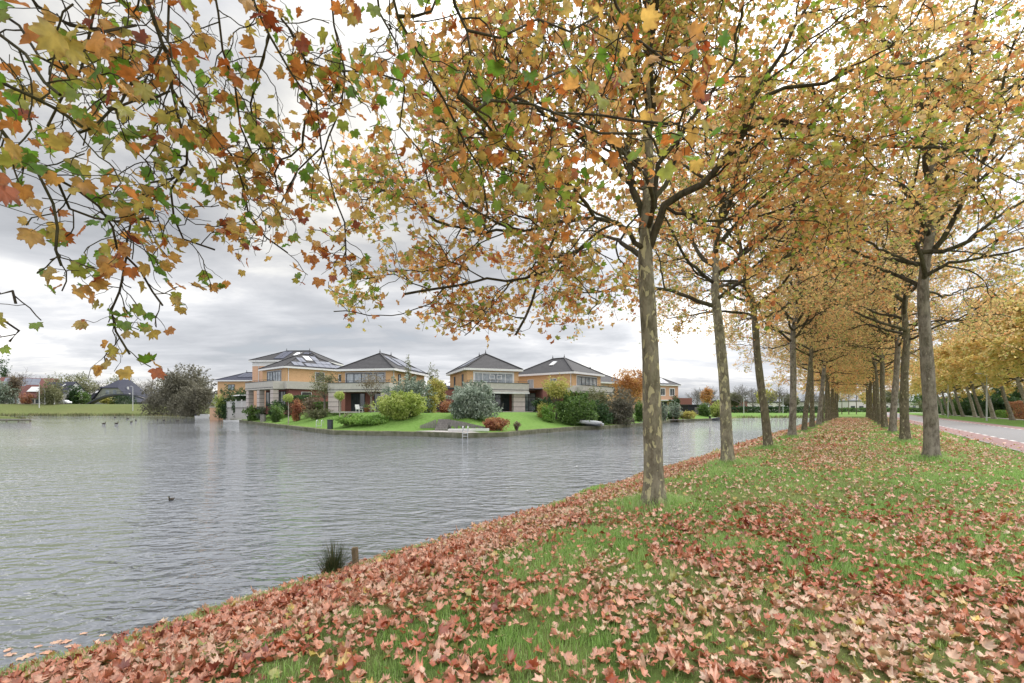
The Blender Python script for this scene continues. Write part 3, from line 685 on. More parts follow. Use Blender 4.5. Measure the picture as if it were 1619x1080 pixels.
def tree_one():
    x, y = gx(1034, 7.75), 7.75; cfg = CFG(l1=1.7, dens=1.15, seg=.8, leaf4=7)
    base = Vector((x, y, gz(x, y)))
    def extra(T, cfg):
        def P(pts, r, t0=.25): pxpoly(T, base, pts, r, cfg, t0)
        P([(1026, 392, 7.75), (1050, 325, 7.5), (1110, 292, 7.3), (1165, 232, 7.0), (1195, 150, 6.7), (1240, 80, 6.5), (1290, -20, 6.3)], .075, .3)
        P([(1170, 222, 7.0), (1195, 187, 6.9), (1260, 195, 6.8), (1340, 220, 6.7), (1410, 232, 6.6), (1480, 233, 6.6), (1565, 238, 6.6)], .032, .1)
        P([(1197, 158, 6.7), (1240, 139, 6.6), (1305, 132, 6.5), (1345, 112, 6.5), (1400, 106, 6.6), (1480, 92, 6.7), (1560, 60, 6.8)], .028, .1)
        P([(1022, 385, 7.75), (1000, 300, 7.8), (990, 240, 7.8), (1003, 120, 7.9), (1012, 0, 8.0), (1020, -60, 8.0)], .07, .25)
        P([(1022, 395, 7.75), (975, 352, 7.5), (940, 345, 7.3), (885, 350, 7.0), (830, 365, 6.9), (785, 352, 6.8), (730, 320, 6.9)], .045, .2)
        P([(1035, 330, 7.6), (1040, 260, 7.4), (1080, 210, 7.2), (1110, 165, 7.1), (1160, 100, 7.0), (1175, 0, 6.9)], .045, .2)
        P([(996, 290, 7.8), (950, 250, 7.6), (900, 200, 7.3), (850, 160, 7.1), (800, 90, 6.9)], .04, .2)
        P([(975, 352, 7.5), (930, 380, 7.4), (880, 420, 7.3), (830, 440, 7.2), (770, 440, 7.1), (700, 455, 7.1), (640, 465, 7.1)], .020, .2)
        P([(830, 365, 6.9), (760, 370, 6.9), (690, 350, 7.0), (640, 310, 7.1), (590, 300, 7.2)], .018, .1)
        P([(885, 350, 7.0), (860, 410, 7.0), (840, 480, 7.0), (815, 530, 7.0)], .014, .2)
        P([(1050, 325, 7.5), (1110, 350, 7.3), (1180, 345, 7.2), (1240, 330, 7.2)], .03, .2)
        P([(940, 345, 7.3), (900, 290, 6.8), (830, 260, 6.4), (760, 210, 6.2), (690, 190, 6.2)], .03, .2)
    plane_tree('nearest standing plane tree, cream flaking bark, at the water\'s edge before the houses', (x, y), 21, hf=4.35, r0=.165, lean=(-.10, .0),
               bark=BARK1, leafm=LEAF_A, cfg=cfg, shape=1, lsize=(.048, .082), nl=8, limbk=.7, top=4.2, group=GA, e0=14, l1=3.7, extra=extra, zmin=2.95)
tree_one()

def label_row(k, row):
    return ORD[k]+' plane tree from the camera in the row along the '+row
# full plane trees, and lighter ones for the distance
cfgB = CFG(l1=1.7, dens=1.12, leaf4=5)
pos = {}
left = [(14.3, -2.93), (20.8, -2.78), (29.6, -2.8), (36.8, -2.8), (44.0, -2.8), (51.2, -2.75), (58.5, -2.85), (66, -2.8), (73.4, -2.8), (81, -2.8), (88.4, -2.8), (96, -2.75), (103.5, -2.8), (111, -2.8)]
right = [(19.3, 1.9), (28.6, 1.88), (37.2, 1.86), (46, 1.85), (54.6, 1.85), (63.3, 1.88), (72, 1.85), (80.6, 1.85), (89.4, 1.85), (98, 1.85), (106.5, 1.85), (115, 1.85)]
protos = []
def mk(label, uv, seed, group, **kw):
    x, y = uv2xy(*uv); t = plane_tree(label, (x, y), seed, group=group, cfg=cfgB, **kw); protos.append(t); return t
mk('second plane tree at the water\'s edge, straight mottled trunk right of the cream barked one', left[0], 31, GA, hf=4.7, r0=.165, lean=(-.28, .1), bark=BARK1, leafm=LEAF_A, lsize=(.052, .084), nl=15, e0=6, e1=68, l1=4.5, top=4.6)
mk('third plane tree at the water\'s edge, its trunk slanting to the left', left[1], 41, GA, hf=5.3, r0=.16, lean=(-.5, .1), bark=BARK2, leafm=LEAF_B, nl=17, e0=4, e1=66, l1=4.7, top=5.2)
def r1_extra(T, cfg):
    x, y = uv2xy(*right[0]); base = Vector((x, y, gz(x, y)))
    def P(pts, r): pxpoly(T, base, pts, r, cfg, .15)
    P([(1452, 400, 14.2), (1490, 398, 13.8), (1535, 380, 13.3), (1575, 345, 12.9), (1619, 318, 12.5), (1690, 290, 12.2)], .075)
    P([(1458, 440, 14.2), (1500, 415, 13.6), (1550, 408, 13.2), (1619, 392, 12.7), (1700, 372, 12.3)], .06)
    P([(1450, 420, 14.2), (1405, 400, 13.8), (1350, 370, 13.2), (1290, 345, 12.8), (1240, 318, 12.4)], .045)
    P([(1458, 455, 14.3), (1490, 470, 15.0), (1530, 455, 16.0), (1580, 450, 17.2)], .04)
mk('thick grey trunked plane tree beside the road, nearest in its row', right[0], 51, GB, hf=5.5, r0=.19, lean=(-.28, -.1), bark=BARK3, leafm=LEAF_B, lsize=(.052, .084), nl=19, e0=12, e1=66, l1=5.3, top=6.0, extra=r1_extra)
mk('plane tree just behind the thick grey one in the road side row', right[1], 61, GB, hf=5.0, r0=.19, lean=(.1, .1), bark=BARK2, leafm=LEAF_B, nl=18, e0=6, e1=66, l1=5.0, top=5.6)
cfgF = CFG(l1=1.8, dens=.92, seg=1.4, leaf4=3)
def mkf(label, uv, seed, group, **kw):
    x, y = uv2xy(*uv); t = plane_tree(label, (x, y), seed, group=group, cfg=cfgF, shape=2, lsize=(.095, .145), **kw); return t
rngT = random.Random(8)
mids = protos[1:]
for k, uv in enumerate(left[2:]):
    x, y = uv2xy(*uv); lab = label_row(k+4, 'water'); 
    if k < 4: dup(mids[(k*2+1) % 3], (x, y, gz(x, y)), R([70, 190, 255, 130][k]), lab, [.97, 1.0, .96, 1.02][k], GA)
    elif k in (4, 5): 
        t = mkf(lab, uv, 70+k, GA, hf=5.0, r0=.17, bark=BARK2, nl=16, e0=2, e1=66, l1=5.0, top=5.2)
        if k == 4: farA = t
        else: farB = t
    else: dup((farA, farB)[k % 2], (x, y, gz(x, y)), rngT.random()*6.28, lab, rngT.uniform(.92, 1.05), GA)
for k, uv in enumerate(right[2:]):
    x, y = uv2xy(*uv); lab = label_row(k+2, 'road')
    if k < 3: dup(mids[(k+1) % 3], (x, y, gz(x, y)), R([150, 20, 280][k]), lab, [1.0, 1.03, .98][k], GB)
    else: dup((farA, farB)[k % 2], (x, y, gz(x, y)), rngT.random()*6.28, lab, rngT.uniform(.98, 1.08), GB)

for o in [o for o in COL.objects if o.get('category') == 'tree' and o.get('group') in (GA, GB)][5:]:
    o.rotation_euler.x += R(rngT.uniform(-2.2, 2.2)); o.rotation_euler.y += R(rngT.uniform(-2.2, 2.2))
# yellow trees leaning over the far verge of the road
cfgC = CFG(l1=1.9, dens=1.0, seg=1.5, leaf4=5)
GC = 'leaning trees on the far side of the road'
lean_v = 17.2
lean_u = [66, 74, 82.5, 91, 100, 108.5, 116.5, 125, 134, 143, 153, 164]
lp = []
for j in range(2):
    x, y = uv2xy(lean_u[j+2], lean_v)
    lp.append(plane_tree(['tree with pale leaning trunk beside the brown hedge over the road', 'tree with pale leaning trunk just past the right hand lamp post'][j] if False else
              ORD[j+2]+' yellow tree from the camera leaning over the far verge of the road', (x, y), 91+j, hf=5.0, r0=.25, lean=(-.95, .65), bark=PALEBARK if j == 0 else BARK3, leafm=LEAF_C,
              cfg=cfgC, shape=2, lsize=(.13, .20), nl=17, e0=3, l1=5.6, top=6.2, group=GC))
for k, u in enumerate(lean_u):
    if k in (2, 3): continue
    x, y = uv2xy(u, lean_v+rngT.uniform(-.4, .4))
    dup(lp[k % 2], (x, y, gz(x, y)), R([8, 0, 0, -14, 12, -6, 14, -10, 4, -12, 9, 0][k]), ORD[k]+' yellow tree from the camera leaning over the far verge of the road', rngT.uniform(1.0, 1.14), GC)
# a further line of trees beyond the path, their crowns above the hedges
for k, (u, v) in enumerate([(100, 29), (116, 30), (132, 29), (150, 31), (170, 29)]):
    x, y = uv2xy(u, v); dup((farA, farB)[k % 2], (x, y, gz(x, y)), rngT.random()*6.28, ORD[k]+' tree from the camera behind the hedges across the road', 1.05, 'trees behind the far hedges')
for k, (px, d) in enumerate([(1331, 128), (1342, 124), (1354, 126)]):
    x = gx(px, d); dup((farA, farB)[k % 2], (x, d, gz(x, d)), rngT.random()*6.28, ['slim tree closing the avenue on its left', 'slim tree in the middle of the far end of the avenue', 'slim tree closing the avenue on its right'][k], (.62, .62, .85), 'slim trees at the end of the avenue')

# ================================================================== ground cover
def frustum(x, y, m=20): a = np.degrees(np.arctan2(x, y)); return (y > -.6) & ((a < 50+m) & (a > -50-m) | (np.hypot(x, y) < 2.5))
def spot(px, py): d = 1152/(py-646); return gx(px, d), d
GREEN = [(*spot(970, 840), .8), (*spot(1080, 800), 1.0), (*spot(1250, 890), .45), (*spot(1560, 850), 1.1), (*spot(1600, 910), .8), (*spot(1480, 810), .9),
         (*spot(600, 1062), .30), (*spot(330, 990), .22), (*spot(720, 965), .28), (*spot(880, 930), .35), (*spot(640, 1000), .18), (*spot(1010, 900), .5), (*spot(1600, 760), 2.2),
         (*spot(1160, 745), 1.8), (*spot(120, 1062), .18), (*spot(450, 1055), .2), (*spot(1130, 1010), .2), (*spot(1290, 980), .18), (*spot(560, 960), .2), (*spot(900, 1040), .25), (*spot(1480, 1020), .16), (*spot(1170, 860), .7), (*spot(900, 890), .45), (*spot(1340, 840), .7), (*spot(780, 1020), .22), (*spot(820, 900), .3), (*spot(1050, 960), .25), (*spot(430, 985), .16)]
def greenness(x, y):
    g = np.zeros_like(x)
    for gx_, gy_, s in GREEN: g = np.maximum(g, np.exp(-(((x-gx_)**2+(y-gy_)**2)/(s*s))))
    n = fbm(x, y, .9, 21); n2 = fbm(x, y, 3.5, 25)
    return np.clip(g*.8+sstep(n, .46, .70)*.65+(n2-.5)*.5+(fbm(x, y, .35, 27)-.5)*.7, 0, 1)
def litter_density(x, y):
    u = DU.x*x+DU.y*y; v = DV.x*x+DV.y*y; d = y
    g = greenness(x, y)
    near = 1-sstep(d, 3.6, 8.5)
    shore = sstep(v, -3.2, -4.3)*sstep(v, -6.1, -5.7)
    L_ = np.clip(near*(.17+.74*(1-g*.98)**1.2)+shore*1.1*(1-.6*g)*(1-.4*sstep(d, 14, 24))+(1-near)*np.clip(.38-.32*g+sstep(np.abs(v+.9), 1.7, .2)*.45*sstep(d, 9, 18), 0, 1), 0, 1.2)
    return np.clip(L_, .02, 2)*np.where(v > 4.9, .10, 1-.6*sstep(v, 3.4, 4.4))
def uvsample(n, rng, d0, d1, v0=-6.0, v1=5.6):
    u = rng.uniform(-6, d1*1.45, n); v = rng.uniform(v0, v1, n)
    x = DU.x*u+DV.x*v; y = DU.y*u+DV.y*v
    k = frustum(x, y) & (y >= d0) & (y < d1); return x[k], y[k], (d1*1.45+6)*(v1-v0)
def make_litter():
    rng = np.random.default_rng(77); parts = []
    for d0, d1, per, sz, shape in ((-.6, 7.5, 560, (.020, .064), 0), (7.5, 20, 190, (.036, .064), 1), (20, 75, 60, (.06, .10), 2)):
        n = int((d1*1.45+6)*10.8*per); x, y, A = uvsample(n, rng, d0, d1)
        k = rng.random(len(x)) < litter_density(x, y)*.95; x = x[k]; y = y[k]
        u = DU.x*x+DU.y*y; v = DV.x*x+DV.y*y
        z = np.maximum(H(x, y), WATER_Z)+np.where(v > 4.9, .022, 0)+rng.uniform(.008, .05, len(x))*(1 if d0 < 20 else .6)
        tone = fbm(x, y, 1.1, 31); red = sstep(v, -3.4, -4.6)
        rnd = np.clip(.5+(.20 if d0 > 7 else .0)+(tone-.5)*.9-red*.22*rng.random(len(x))+rng.normal(size=len(x))*.2, 0, 1)
        loose = rng.random(len(x)) < .025; rnd[loose] = rng.uniform(.93, 1, loose.sum())
        V, T, idx = leaves(np.stack([x, y, z], 1), rng.uniform(*sz, len(x)), rng, shape, up=1.1 if d0 < 20 else 1.4, spread=.38, curl=.85, droop=.0)
        parts.append((V, T, rnd[idx], EDGE)); print('litter', len(x))
    off = 0; Vs = []; Ts = []; Rs = []; Es = []
    for V, T, r, e_ in parts: Es.append(e_); Vs.append(V); Ts.append(T+off); Rs.append(r); off += len(V)
    o = link('fallen_leaves', tri_mesh('fallen_leaves', np.vstack(Vs), np.vstack(Ts), np.concatenate(Rs), edge=np.concatenate(Es)), LITTER)
    tag(o, 'curled brown and rust plane leaves strewn over the grass bank', 'leaf litter'); setkind(o, 'stuff')
make_litter()
def blades(x, y, z, h, w, rng, lean=.45):
    n = len(x); a = rng.uniform(0, 6.28, n); b = rng.uniform(0, 6.28, n); s = np.stack([np.cos(a), np.sin(a), np.zeros(n)], 1)
    l = np.stack([np.cos(b), np.sin(b), np.zeros(n)], 1)*(rng.random(n)*lean)[:, None]; up = np.array([0, 0, 1.])
    P = np.stack([x, y, z], 1); hh = h[:, None]; ww = w[:, None]
    v0 = P-s*ww; v1 = P+s*ww; m = P+up*hh*.55+l*hh*.35; v2 = m-s*ww*.7; v3 = m+s*ww*.7; v4 = P+up*hh*(1-.25*lean)+l*hh*1.1
    V = np.stack([v0, v1, v2, v3, v4], 1).reshape(-1, 3)
    T = np.array([(0, 1, 3), (0, 3, 2), (2, 3, 4)])[None]+np.arange(n)[:, None, None]*5
    return V, T.reshape(-1, 3), np.repeat(np.arange(n), 5)
def make_grass():
    rng = np.random.default_rng(99); Vs = []; Ts = []; Rs = []; off = 0
    def put(x, y, h, w, lean=.5, dr=0.):
        nonlocal off
        V, T, i = blades(x, y, H(x, y)-.005, h, w, rng, lean); r = np.clip(rng.normal(.5, .22, len(x))+(fbm(x, y, 1.5, 41)-.5)*.4+dr, 0, 1)
        Vs.append(V); Ts.append(T+off); Rs.append(r[i]); off += len(V)
    for d0, d1, per, hh, ww in ((-.6, 6.5, 3600, (.022, .078), (.0014, .0030)), (6.5, 16, 800, (.025, .07), (.003, .006)), (16, 42, 110, (.05, .11), (.010, .02))):
        n = int((d1*1.45+6)*10.8*per); x, y, A = uvsample(n, rng, d0, d1, -5.85, 4.8)
        v = DV.x*x+DV.y*y; g = greenness(x, y); g = np.where(v < -4.6, g*sstep(fbm(DU.x*x+DU.y*y, v, .8, 53), .45, .65), g)
        near = sstep(y, 10, 5)
        k = rng.random(len(x)) < np.clip(g*.95+.22+(1-near)*.30, 0, 1)*(1-.75*sstep(v, -3.6, -4.6)*(1-g)); x = x[k]; y = y[k]; g = g[k]
        put(x, y, rng.uniform(*hh, len(x))*(.55+.8*g), rng.uniform(*ww, len(x))); print('grass', len(x))
    # tufts round the trunks and along the water's edge
    for (u, v), r_, n in [((7.75, -2.76), .6, 2400)]+[(p, .6, 1300) for p in left[:8]]+[(p, .75, 1700) for p in right[:7]]:
        x0, y0 = uv2xy(u, v); a = rng.uniform(0, 6.28, n); q = .17+np.abs(rng.normal(size=n))*r_*.5
        put(x0+q*np.cos(a), y0+q*np.sin(a), rng.uniform(.16, .42, n)*np.exp(-q*1.3), np.full(n, .004 if u < 12 else .010), .9, .12)
    for c in range(900):
        u = rng.uniform(-4, 60)**1.0; 
        if rng.random() < .35: u = rng.uniform(-3, 14)
        if vnoise(np.array([u]), np.array([0.]), .9, 14)[0] < .60: continue
        n = 46; x, y = uv2xy(u, -5.62+rng.normal()*.1); s = rng.uniform(.05, .16)
        xx = x+rng.normal(size=n)*s; yy = y+rng.normal(size=n)*s
        put(xx, yy, rng.uniform(.05, .17, n), np.full(n, .003 if u < 10 else .007), .8)
    o = link('grass', tri_mesh('grass', np.vstack(Vs), np.vstack(Ts), np.concatenate(Rs)), GRASSM)
    tag(o, 'short green grass growing between the fallen leaves', 'grass'); setkind(o, 'stuff')
make_grass()
def floating():
    rng = np.random.default_rng(5); n = 60
    u = rng.uniform(-3, 1.2, n); v = BANK_V-.15-np.abs(rng.normal(size=n))*.4; x = DU.x*u+DV.x*v; y = DU.y*u+DV.y*v
    V, T, i = leaves(np.stack([x, y, np.full(n, WATER_Z+.006)], 1), rng.uniform(.045, .075, n), rng, 0, up=6, spread=.12, curl=.05, droop=0)
    o = link('floating_leaves', tri_mesh('floating_leaves', V, T, np.clip(rng.normal(.7, .15, n), 0, 1)[i]), LITTER)
    tag(o, 'pale leaves drifting on the water along the bank', 'leaf litter'); setkind(o, 'stuff')
floating()
o = MB().add([(-8.4, 39.0, -.335), (-3.6, 36.5, -.335), (-2.6, 37.0, -.335), (-3.4, 38.6, -.335), (-6.9, 40.3, -.335)], [(0, 1, 2, 3, 4)]).build('quay_path', PAVE); setkind(o, 'structure'); o['label'] = 'grey path on the quay before the garden steps'

# ================================================================== houses
BRICK = M('yellow_brick', (.58, .37, .20), .9, .10, 5, wave=('Z', 4.2, .4, .10), bump=.15)
BRICKP = M('peach_brick', (.58, .36, .24), .9, .10, 5)
REDBRICK = M('red_brick', (.26, .11, .095), .9, .18, 8, wave=('Z', 4.0, .3, .15), bump=.15)
CONC = M('pale_concrete', (.46, .44, .40), .9, .10, 3)
BLOCK = M('pinkish_block', (.50, .44, .41), .9, .10, 4)
TILE = M('dark_roof_tile', (.075, .072, .075), .75, .25, 4, wave=('Z', 1.5, .2, .55), bump=.9)
TILEB = M('blue_roof_tile', (.055, .058, .085), .7, .2, 4, wave=('Z', 1.5, .2, .4), bump=.7)
TILER = M('red_brown_tile', (.20, .085, .075), .8, .2, 4, wave=('Z', 1.5, .2, .4), bump=.7)
FASCIA = M('white_fascia', (.72, .72, .72), .6, .05, 3)
DARKF = M('anthracite_frame', (.045, .05, .06), .5, .15, 5)
WHITEF = M('white_frame', (.62, .63, .64), .5, .06, 5)
GLASS = M('window_glass', (.045, .055, .065), .05, .3, .7, spec=.9)
CURTAIN = M('glass_with_curtain', (.10, .13, .16), .12, .3, .9, col2=(.42, .46, .50), spec=.8)
PANEL = M('solar_panel', (.17, .18, .22), .4, .12, 1.2, spec=.4)
PANELD = M('solar_panel_dark', (.045, .05, .085), .3, .15, 1.2, spec=.7)
JOINT = M('dark_joint', (.05, .045, .045), .8, .1, 5)
STEEL = M('galvanised_steel', (.52, .53, .54), .45, .08, 6, metallic=.2)
WOODG = M('weathered_timber', (.27, .25, .235), .9, .22, 5, wave=('X', 2.4, 1.0, .35), bump=.4)
WOODB = M('brown_post_timber', (.17, .125, .08), .9, .35, 14, stretch=(1, 1, .2), bump=.5)
MOSSY = M('mossy_quay', (.075, .085, .04), .95, .2, 1.8, col2=(.21, .20, .15), bump=.5)
WHITEP = M('white_plastic', (.74, .74, .73), .4, .05, 4)
BLACKP = M('black_plastic', (.025, .025, .03), .45, .2, 6)

class House:
    def __init__(s, label, loc, a, w, L, E, rise, group=None, cat='house', name='house'):
        s.r = thing(name, label, cat, loc, R(-a), group); s.w = w; s.L = L; s.E = E; s.rise = rise; s.o = .45
    def P(s, face, a, out, z):
        return {'F': (a, -out, z), 'L': (-out, a, z), 'R': (s.w+out, a, z), 'B': (a, s.L+out, z)}[face]
    def slab(s, mb, face, a0, a1, o0, o1, z0, z1):
        p = s.P(face, a0, o0, z0); q = s.P(face, a1, o1, z1)
        return mb.box(min(p[0], q[0]), max(p[0], q[0]), min(p[1], q[1]), max(p[1], q[1]), min(p[2], q[2]), max(p[2], q[2]))
    def walls(s, z0, z1, mat, name='wall', x0=0, x1=None, y0=0, y1=None):
        return MB().box(x0, s.w if x1 is None else x1, y0, s.L if y1 is None else y1, z0, z1).build(name, mat, s.r)
    def hip(s, along='y', hip=None, mat=TILE, panels=(), finials=True):
        w, L, o, E, z1 = s.w, s.L, s.o, s.E, s.E+s.rise
        if along == 'y': hp = hip or w/2; A = (w/2, hp, z1); B = (w/2, L-hp, z1)
        else: hp = hip or L/2; A = (hp, L/2, z1); B = (w-hp, L/2, z1)
        c = [(-o, -o, E), (w+o, -o, E), (w+o, L+o, E), (-o, L+o, E)]
        v = c+[A, B]
        f = [(0, 1, 4), (1, 2, 5, 4), (2, 3, 5), (3, 0, 4, 5)] if along == 'y' else [(0, 1, 5, 4), (1, 2, 5), (2, 3, 4, 5), (3, 0, 4)]
        s.roofv = v; s.rooff = f
        rf = MB().add(v, f+[(3, 2, 1, 0)]).build('roof', mat, s.r)
        rt = MB(); z = Vector((0, 0, .04))
        for a, b in ((4, 5), (0, 4), (1, 4 if along == 'y' else 5), (2, 5), (3, 5 if along == 'y' else 4)): rt.beam(Vector(v[a])+z, Vector(v[b])+z, .22, .12)
        rt.build('ridge_tiles', mat, rf)
        if finials:
            for p in (A, B): MB().lathe([(.10, 0), (.05, .12), (.09, .24), (.04, .34), (.015, .6)], 6, (p[0], p[1])).build('finial', mat, rf).location = (0, 0, z1)
        fb = MB()
        fb.box(-o-.03, w+o+.03, -o-.03, -o+.03, E-.26, E-.003); fb.box(-o-.03, w+o+.03, L+o-.03, L+o+.03, E-.26, E-.003)
        fb.box(-o-.03, -o+.03, -o+.031, L+o-.031, E-.26, E-.003); fb.box(w+o-.03, w+o+.03, -o+.031, L+o-.031, E-.26, E-.003)
        fb.box(-o+.031, w+o-.031, -o+.031, L+o-.031, E-.25, E-.21)
        fb.build('fascia', FASCIA, s.r); s.rf = rf; s.along = along; s.hp = hp
        return rf
    def on_roof(s, side, t0, t1, s0, s1, name='solar_panel', mat=PANEL, n=1, h=.10):
        """rectangle lying on a slope; t along the eave in metres, s up the slope 0..1"""
        w, L, o, E = s.w, s.L, s.o, s.E
        def q(t, k, up):
            z = E+s.rise*k
            if side == 'R': half = (w/2 if s.along == 'y' else s.hp); p = Vector((w+o-(half+o)*k, t, z)); nrm = Vector((s.rise, 0, half+o)).normalized()
            elif side == 'L': half = (w/2 if s.along == 'y' else s.hp); p = Vector((-o+(half+o)*k, t, z)); nrm = Vector((-s.rise, 0, half+o)).normalized()
            else: half = (L/2 if s.along == 'x' else s.hp); p = Vector((t, -o+(half+o)*k, z)); nrm = Vector((0, -s.rise, half+o)).normalized()
            return p+nrm*up
        g = .03
        for i in range(n):
            a = t0+(t1-t0)*i/n+g; b = t0+(t1-t0)*(i+1)/n-g
            vs = [q(a, s0, .02), q(b, s0, .02), q(b, s1, .02), q(a, s1, .02), q(a, s0, h), q(b, s0, h), q(b, s1, h), q(a, s1, h)]
            MB().add(vs, [(0, 3, 2, 1), (4, 5, 6, 7), (0, 1, 5, 4), (1, 2, 6, 5), (2, 3, 7, 6), (3, 0, 4, 7)]).build(name, mat, s.rf)
    def win(s, face, a0, a1, z0, z1, n=1, fm=DARKF, pm=CURTAIN, base=0., surround=None, name='window', top=False):
        """base: distance of the wall face outside the main wall plane"""
        t = .07
        if surround:
            sb = MB(); u = .16
            s.slab(sb, face, a0-u, a1+u, base+.002, base+.05, z1, z1+u); s.slab(sb, face, a0-u, a1+u, base+.002, base+.05, z0-u, z0)
            s.slab(sb, face, a0-u, a0, base+.002, base+.05, z0, z1); s.slab(sb, face, a1, a1+u, base+.002, base+.05, z0, z1)
        f = MB()
        s.slab(f, face, a0, a1, base+.003, base+.09, z0, z0+t); s.slab(f, face, a0, a1, base+.003, base+.09, z1-t, z1)
        for i in range(n+1):
            c = a0+t/2+(a1-a0-t)*i/n; s.slab(f, face, c-t/2, c+t/2, base+.004, base+.085, z0+t, z1-t)
        if top: s.slab(f, face, a0+t, a1-t, base+.005, base+.08, z1-t-.55, z1-t-.49)
        fo = f.build(name, fm, s.r)
        p = MB(); s.slab(p, face, a0+t/2, a1-t/2, base+.001, base+.03, z0+t/2, z1-t/2); p.build('pane', pm, fo)
        if surround: sb.build('surround', surround, fo)
        return fo
    def pipe(s, face, a, z0, z1): 
        b = MB(); b.tube([s.P(face, a, .10, z0), s.P(face, a, .10, z1)], .05, 8); b.build('downpipe', WHITEF, s.r)
    def balcony(s, x0, x1, y0, z0=2.75, h=.95, sides=(True, True), mat=CONC, cap=True, soff=.25):
        b = MB(); t = .14
        b.box(x0, x1, y0, y0+t, z0-soff, z0+h)
        if sides[0]: b.box(x0, x0+t, y0+t+.002, -.002 if y0 < 0 else s.L, z0-soff, z0+h)
        if sides[1]: b.box(x1-t, x1, y0+t+.002, -.002, z0-soff, z0+h)
        b.box(x0+t+.002, x1-t-.002, y0+t+.002, -.003, z0-soff+.01, z0)
        o = b.build('balcony', mat, s.r)
        r = MB(); r.box(x0-.04, x1+.04, y0-.05, y0+t+.04, z0+h+.002, z0+h+.07); r.box(x0-.02, x1+.02, y0-.03, y0-.003, z0-.02, z0+.05)
        r.tube([(x0, y0+.1, z0+h+.28), (x1, y0+.1, z0+h+.28)], .025, 6)
        for i in range(7): x = x0+.1+(x1-x0-.2)*i/6; r.tube([(x, y0+.1, z0+h+.05), (x, y0+.1, z0+h+.28)], .018, 6)
        r.build('railing', DARKF, o)
        return o
    def column(s, x0, x1, y0, y1, z1, mat=BLOCK, n=4):
        b = MB()
        for i in range(n): b.box(x0, x1, y0, y1, z1*i/n+.03, z1*(i+1)/n-.03)
        o = b.build('column', mat, s.r); MB().box(x0+.03, x1-.03, y0+.03, y1-.03, 0, z1).build('joint', JOINT, o)
        return o

# --- villa with the white framed window, behind the sloping lawn (middle of the row)
zg = 1.2
h = House('villa with pyramid roof and white framed upstairs window, right of the silver shrub', (gx(738.6, 58), 58, zg), -20, 7.0, 10.2, 5.55, 2.35, 'yellow brick villas on the water')
h.walls(2.7, 5.36, BRICK, 'upper_wall'); h.hip()
h.walls(-.6, 2.69, REDBRICK, 'lower_wall', y0=.6)
h.win('F', .95, 6.2, 3.35, 5.0, 5, WHITEF, CURTAIN, surround=WHITEF)
for a in (2.9, 3.9):
    h.win('F', a, a+.7, 4.2, 4.75, 1, WHITEF, CURTAIN, base=.10)
h.win('L', 1.9, 2.6, 3.3, 4.9, 1, DARKF, GLASS); h.win('L', 6.6, 7.3, 3.3, 4.9, 1, DARKF, GLASS)
h.balcony(-.6, 7.6, -2.2, 2.75, .85)
MB().box(-.3, 7.5, -2.6, -2.25, 2.28, 2.46).build('awning_box', FASCIA, h.r)
h.win('F', 1.2, 5.9, .1, 2.35, 4, DARKF, GLASS, base=-.6, name='glazed_door', top=True)
h.column(5.55, 7.1, -2.1, -1.4, 2.48); h.column(-.5, .5, -2.1, -1.4, 2.48)
h.win('F', 7.5, 9.5, .05, 2.5, 2, DARKF, CURTAIN, base=-.2, name='glazed_door', top=True)
MB().box(7.2, 10.6, .25, 8, -.6, 2.9).build('garden_wing', REDBRICK, h.r); MB().box(9.55, 10.3, -2.2, .245, -.6, 2.9).build('brick_pier', REDBRICK, h.r)
MB().box(7.1, 11.6, -2.0, .24, 2.91, 3.0).build('wing_roof', DARKF, h.r)
MB().box(-4.2, -.05, 1.5, 7, -.6, 2.9).build('garage_wing', REDBRICK, h.r); MB().box(-4.3, -.06, 1.4, 7.1, 2.91, 3.12).build('garage_roof', DARKF, h.r)
MB().box(-3.9, -2.6, 1.44, 1.497, .2, 2.0).build('garage_door', DARKF, h.r)
h.on_roof('L', 3.0, 6.6, .2, .75, 'solar_panel', PANEL, 3)
MB().box(.0, 9, -3.8, -2.3, -.12, .03).build('terrace', PAVE, h.r)

# --- villa with apple tree in front (left of the middle)
x0 = gx(620.5, 58); a = 11.4; w = 7.2
lx = x0-w*math.cos(R(a)); ly = 58+w*math.sin(R(a))
h = House('villa with wide dark window and deep balcony, bare round tree before it', (lx, ly, zg), a, w, 10.5, 5.5, 2.45, 'yellow brick villas on the water')
h.walls(2.7, 5.31, BRICK, 'upper_wall'); h.hip()
h.walls(-.6, 2.69, REDBRICK, 'lower_wall', y0=.9)
h.win('F', .75, 6.1, 3.3, 4.95, 5, DARKF, CURTAIN, surround=M('grey_surround', (.40, .39, .40), .8, .1, 4))
h.balcony(-.7, 7.7, -1.9, 2.75, .85)
h.win('F', .9, 2.9, .05, 2.4, 2, DARKF, GLASS, base=-.9, name='glazed_door'); h.win('F', 4.2, 6.8, .05, 2.4, 2, DARKF, GLASS, base=-.9, name='glazed_door')
h.column(-.7, .7, -1.8, -1.1, 2.48); h.column(6.5, 7.6, -1.8, -1.1, 2.48)
h.win('R', 1.6, 2.3, 3.6, 4.9, 1, DARKF, CURTAIN); h.win('R', 6, 6.7, 3.6, 4.9, 1, DARKF, CURTAIN); h.pipe('R', .15, 2.7, 5.3)
h.on_roof('R', 2.8, 4.2, .25, .8, 'solar_panel', PANEL, 2); h.on_roof('R', 4.9, 7.7, .1, .78, 'solar_panel', PANEL, 3); h.on_roof('R', 7.7, 9.7, .08, .30, 'solar_panel', PANEL, 2)
MB().box(.4, 8, -3.0, -1.95, -.12, .03).build('terrace', PAVE, h.r)

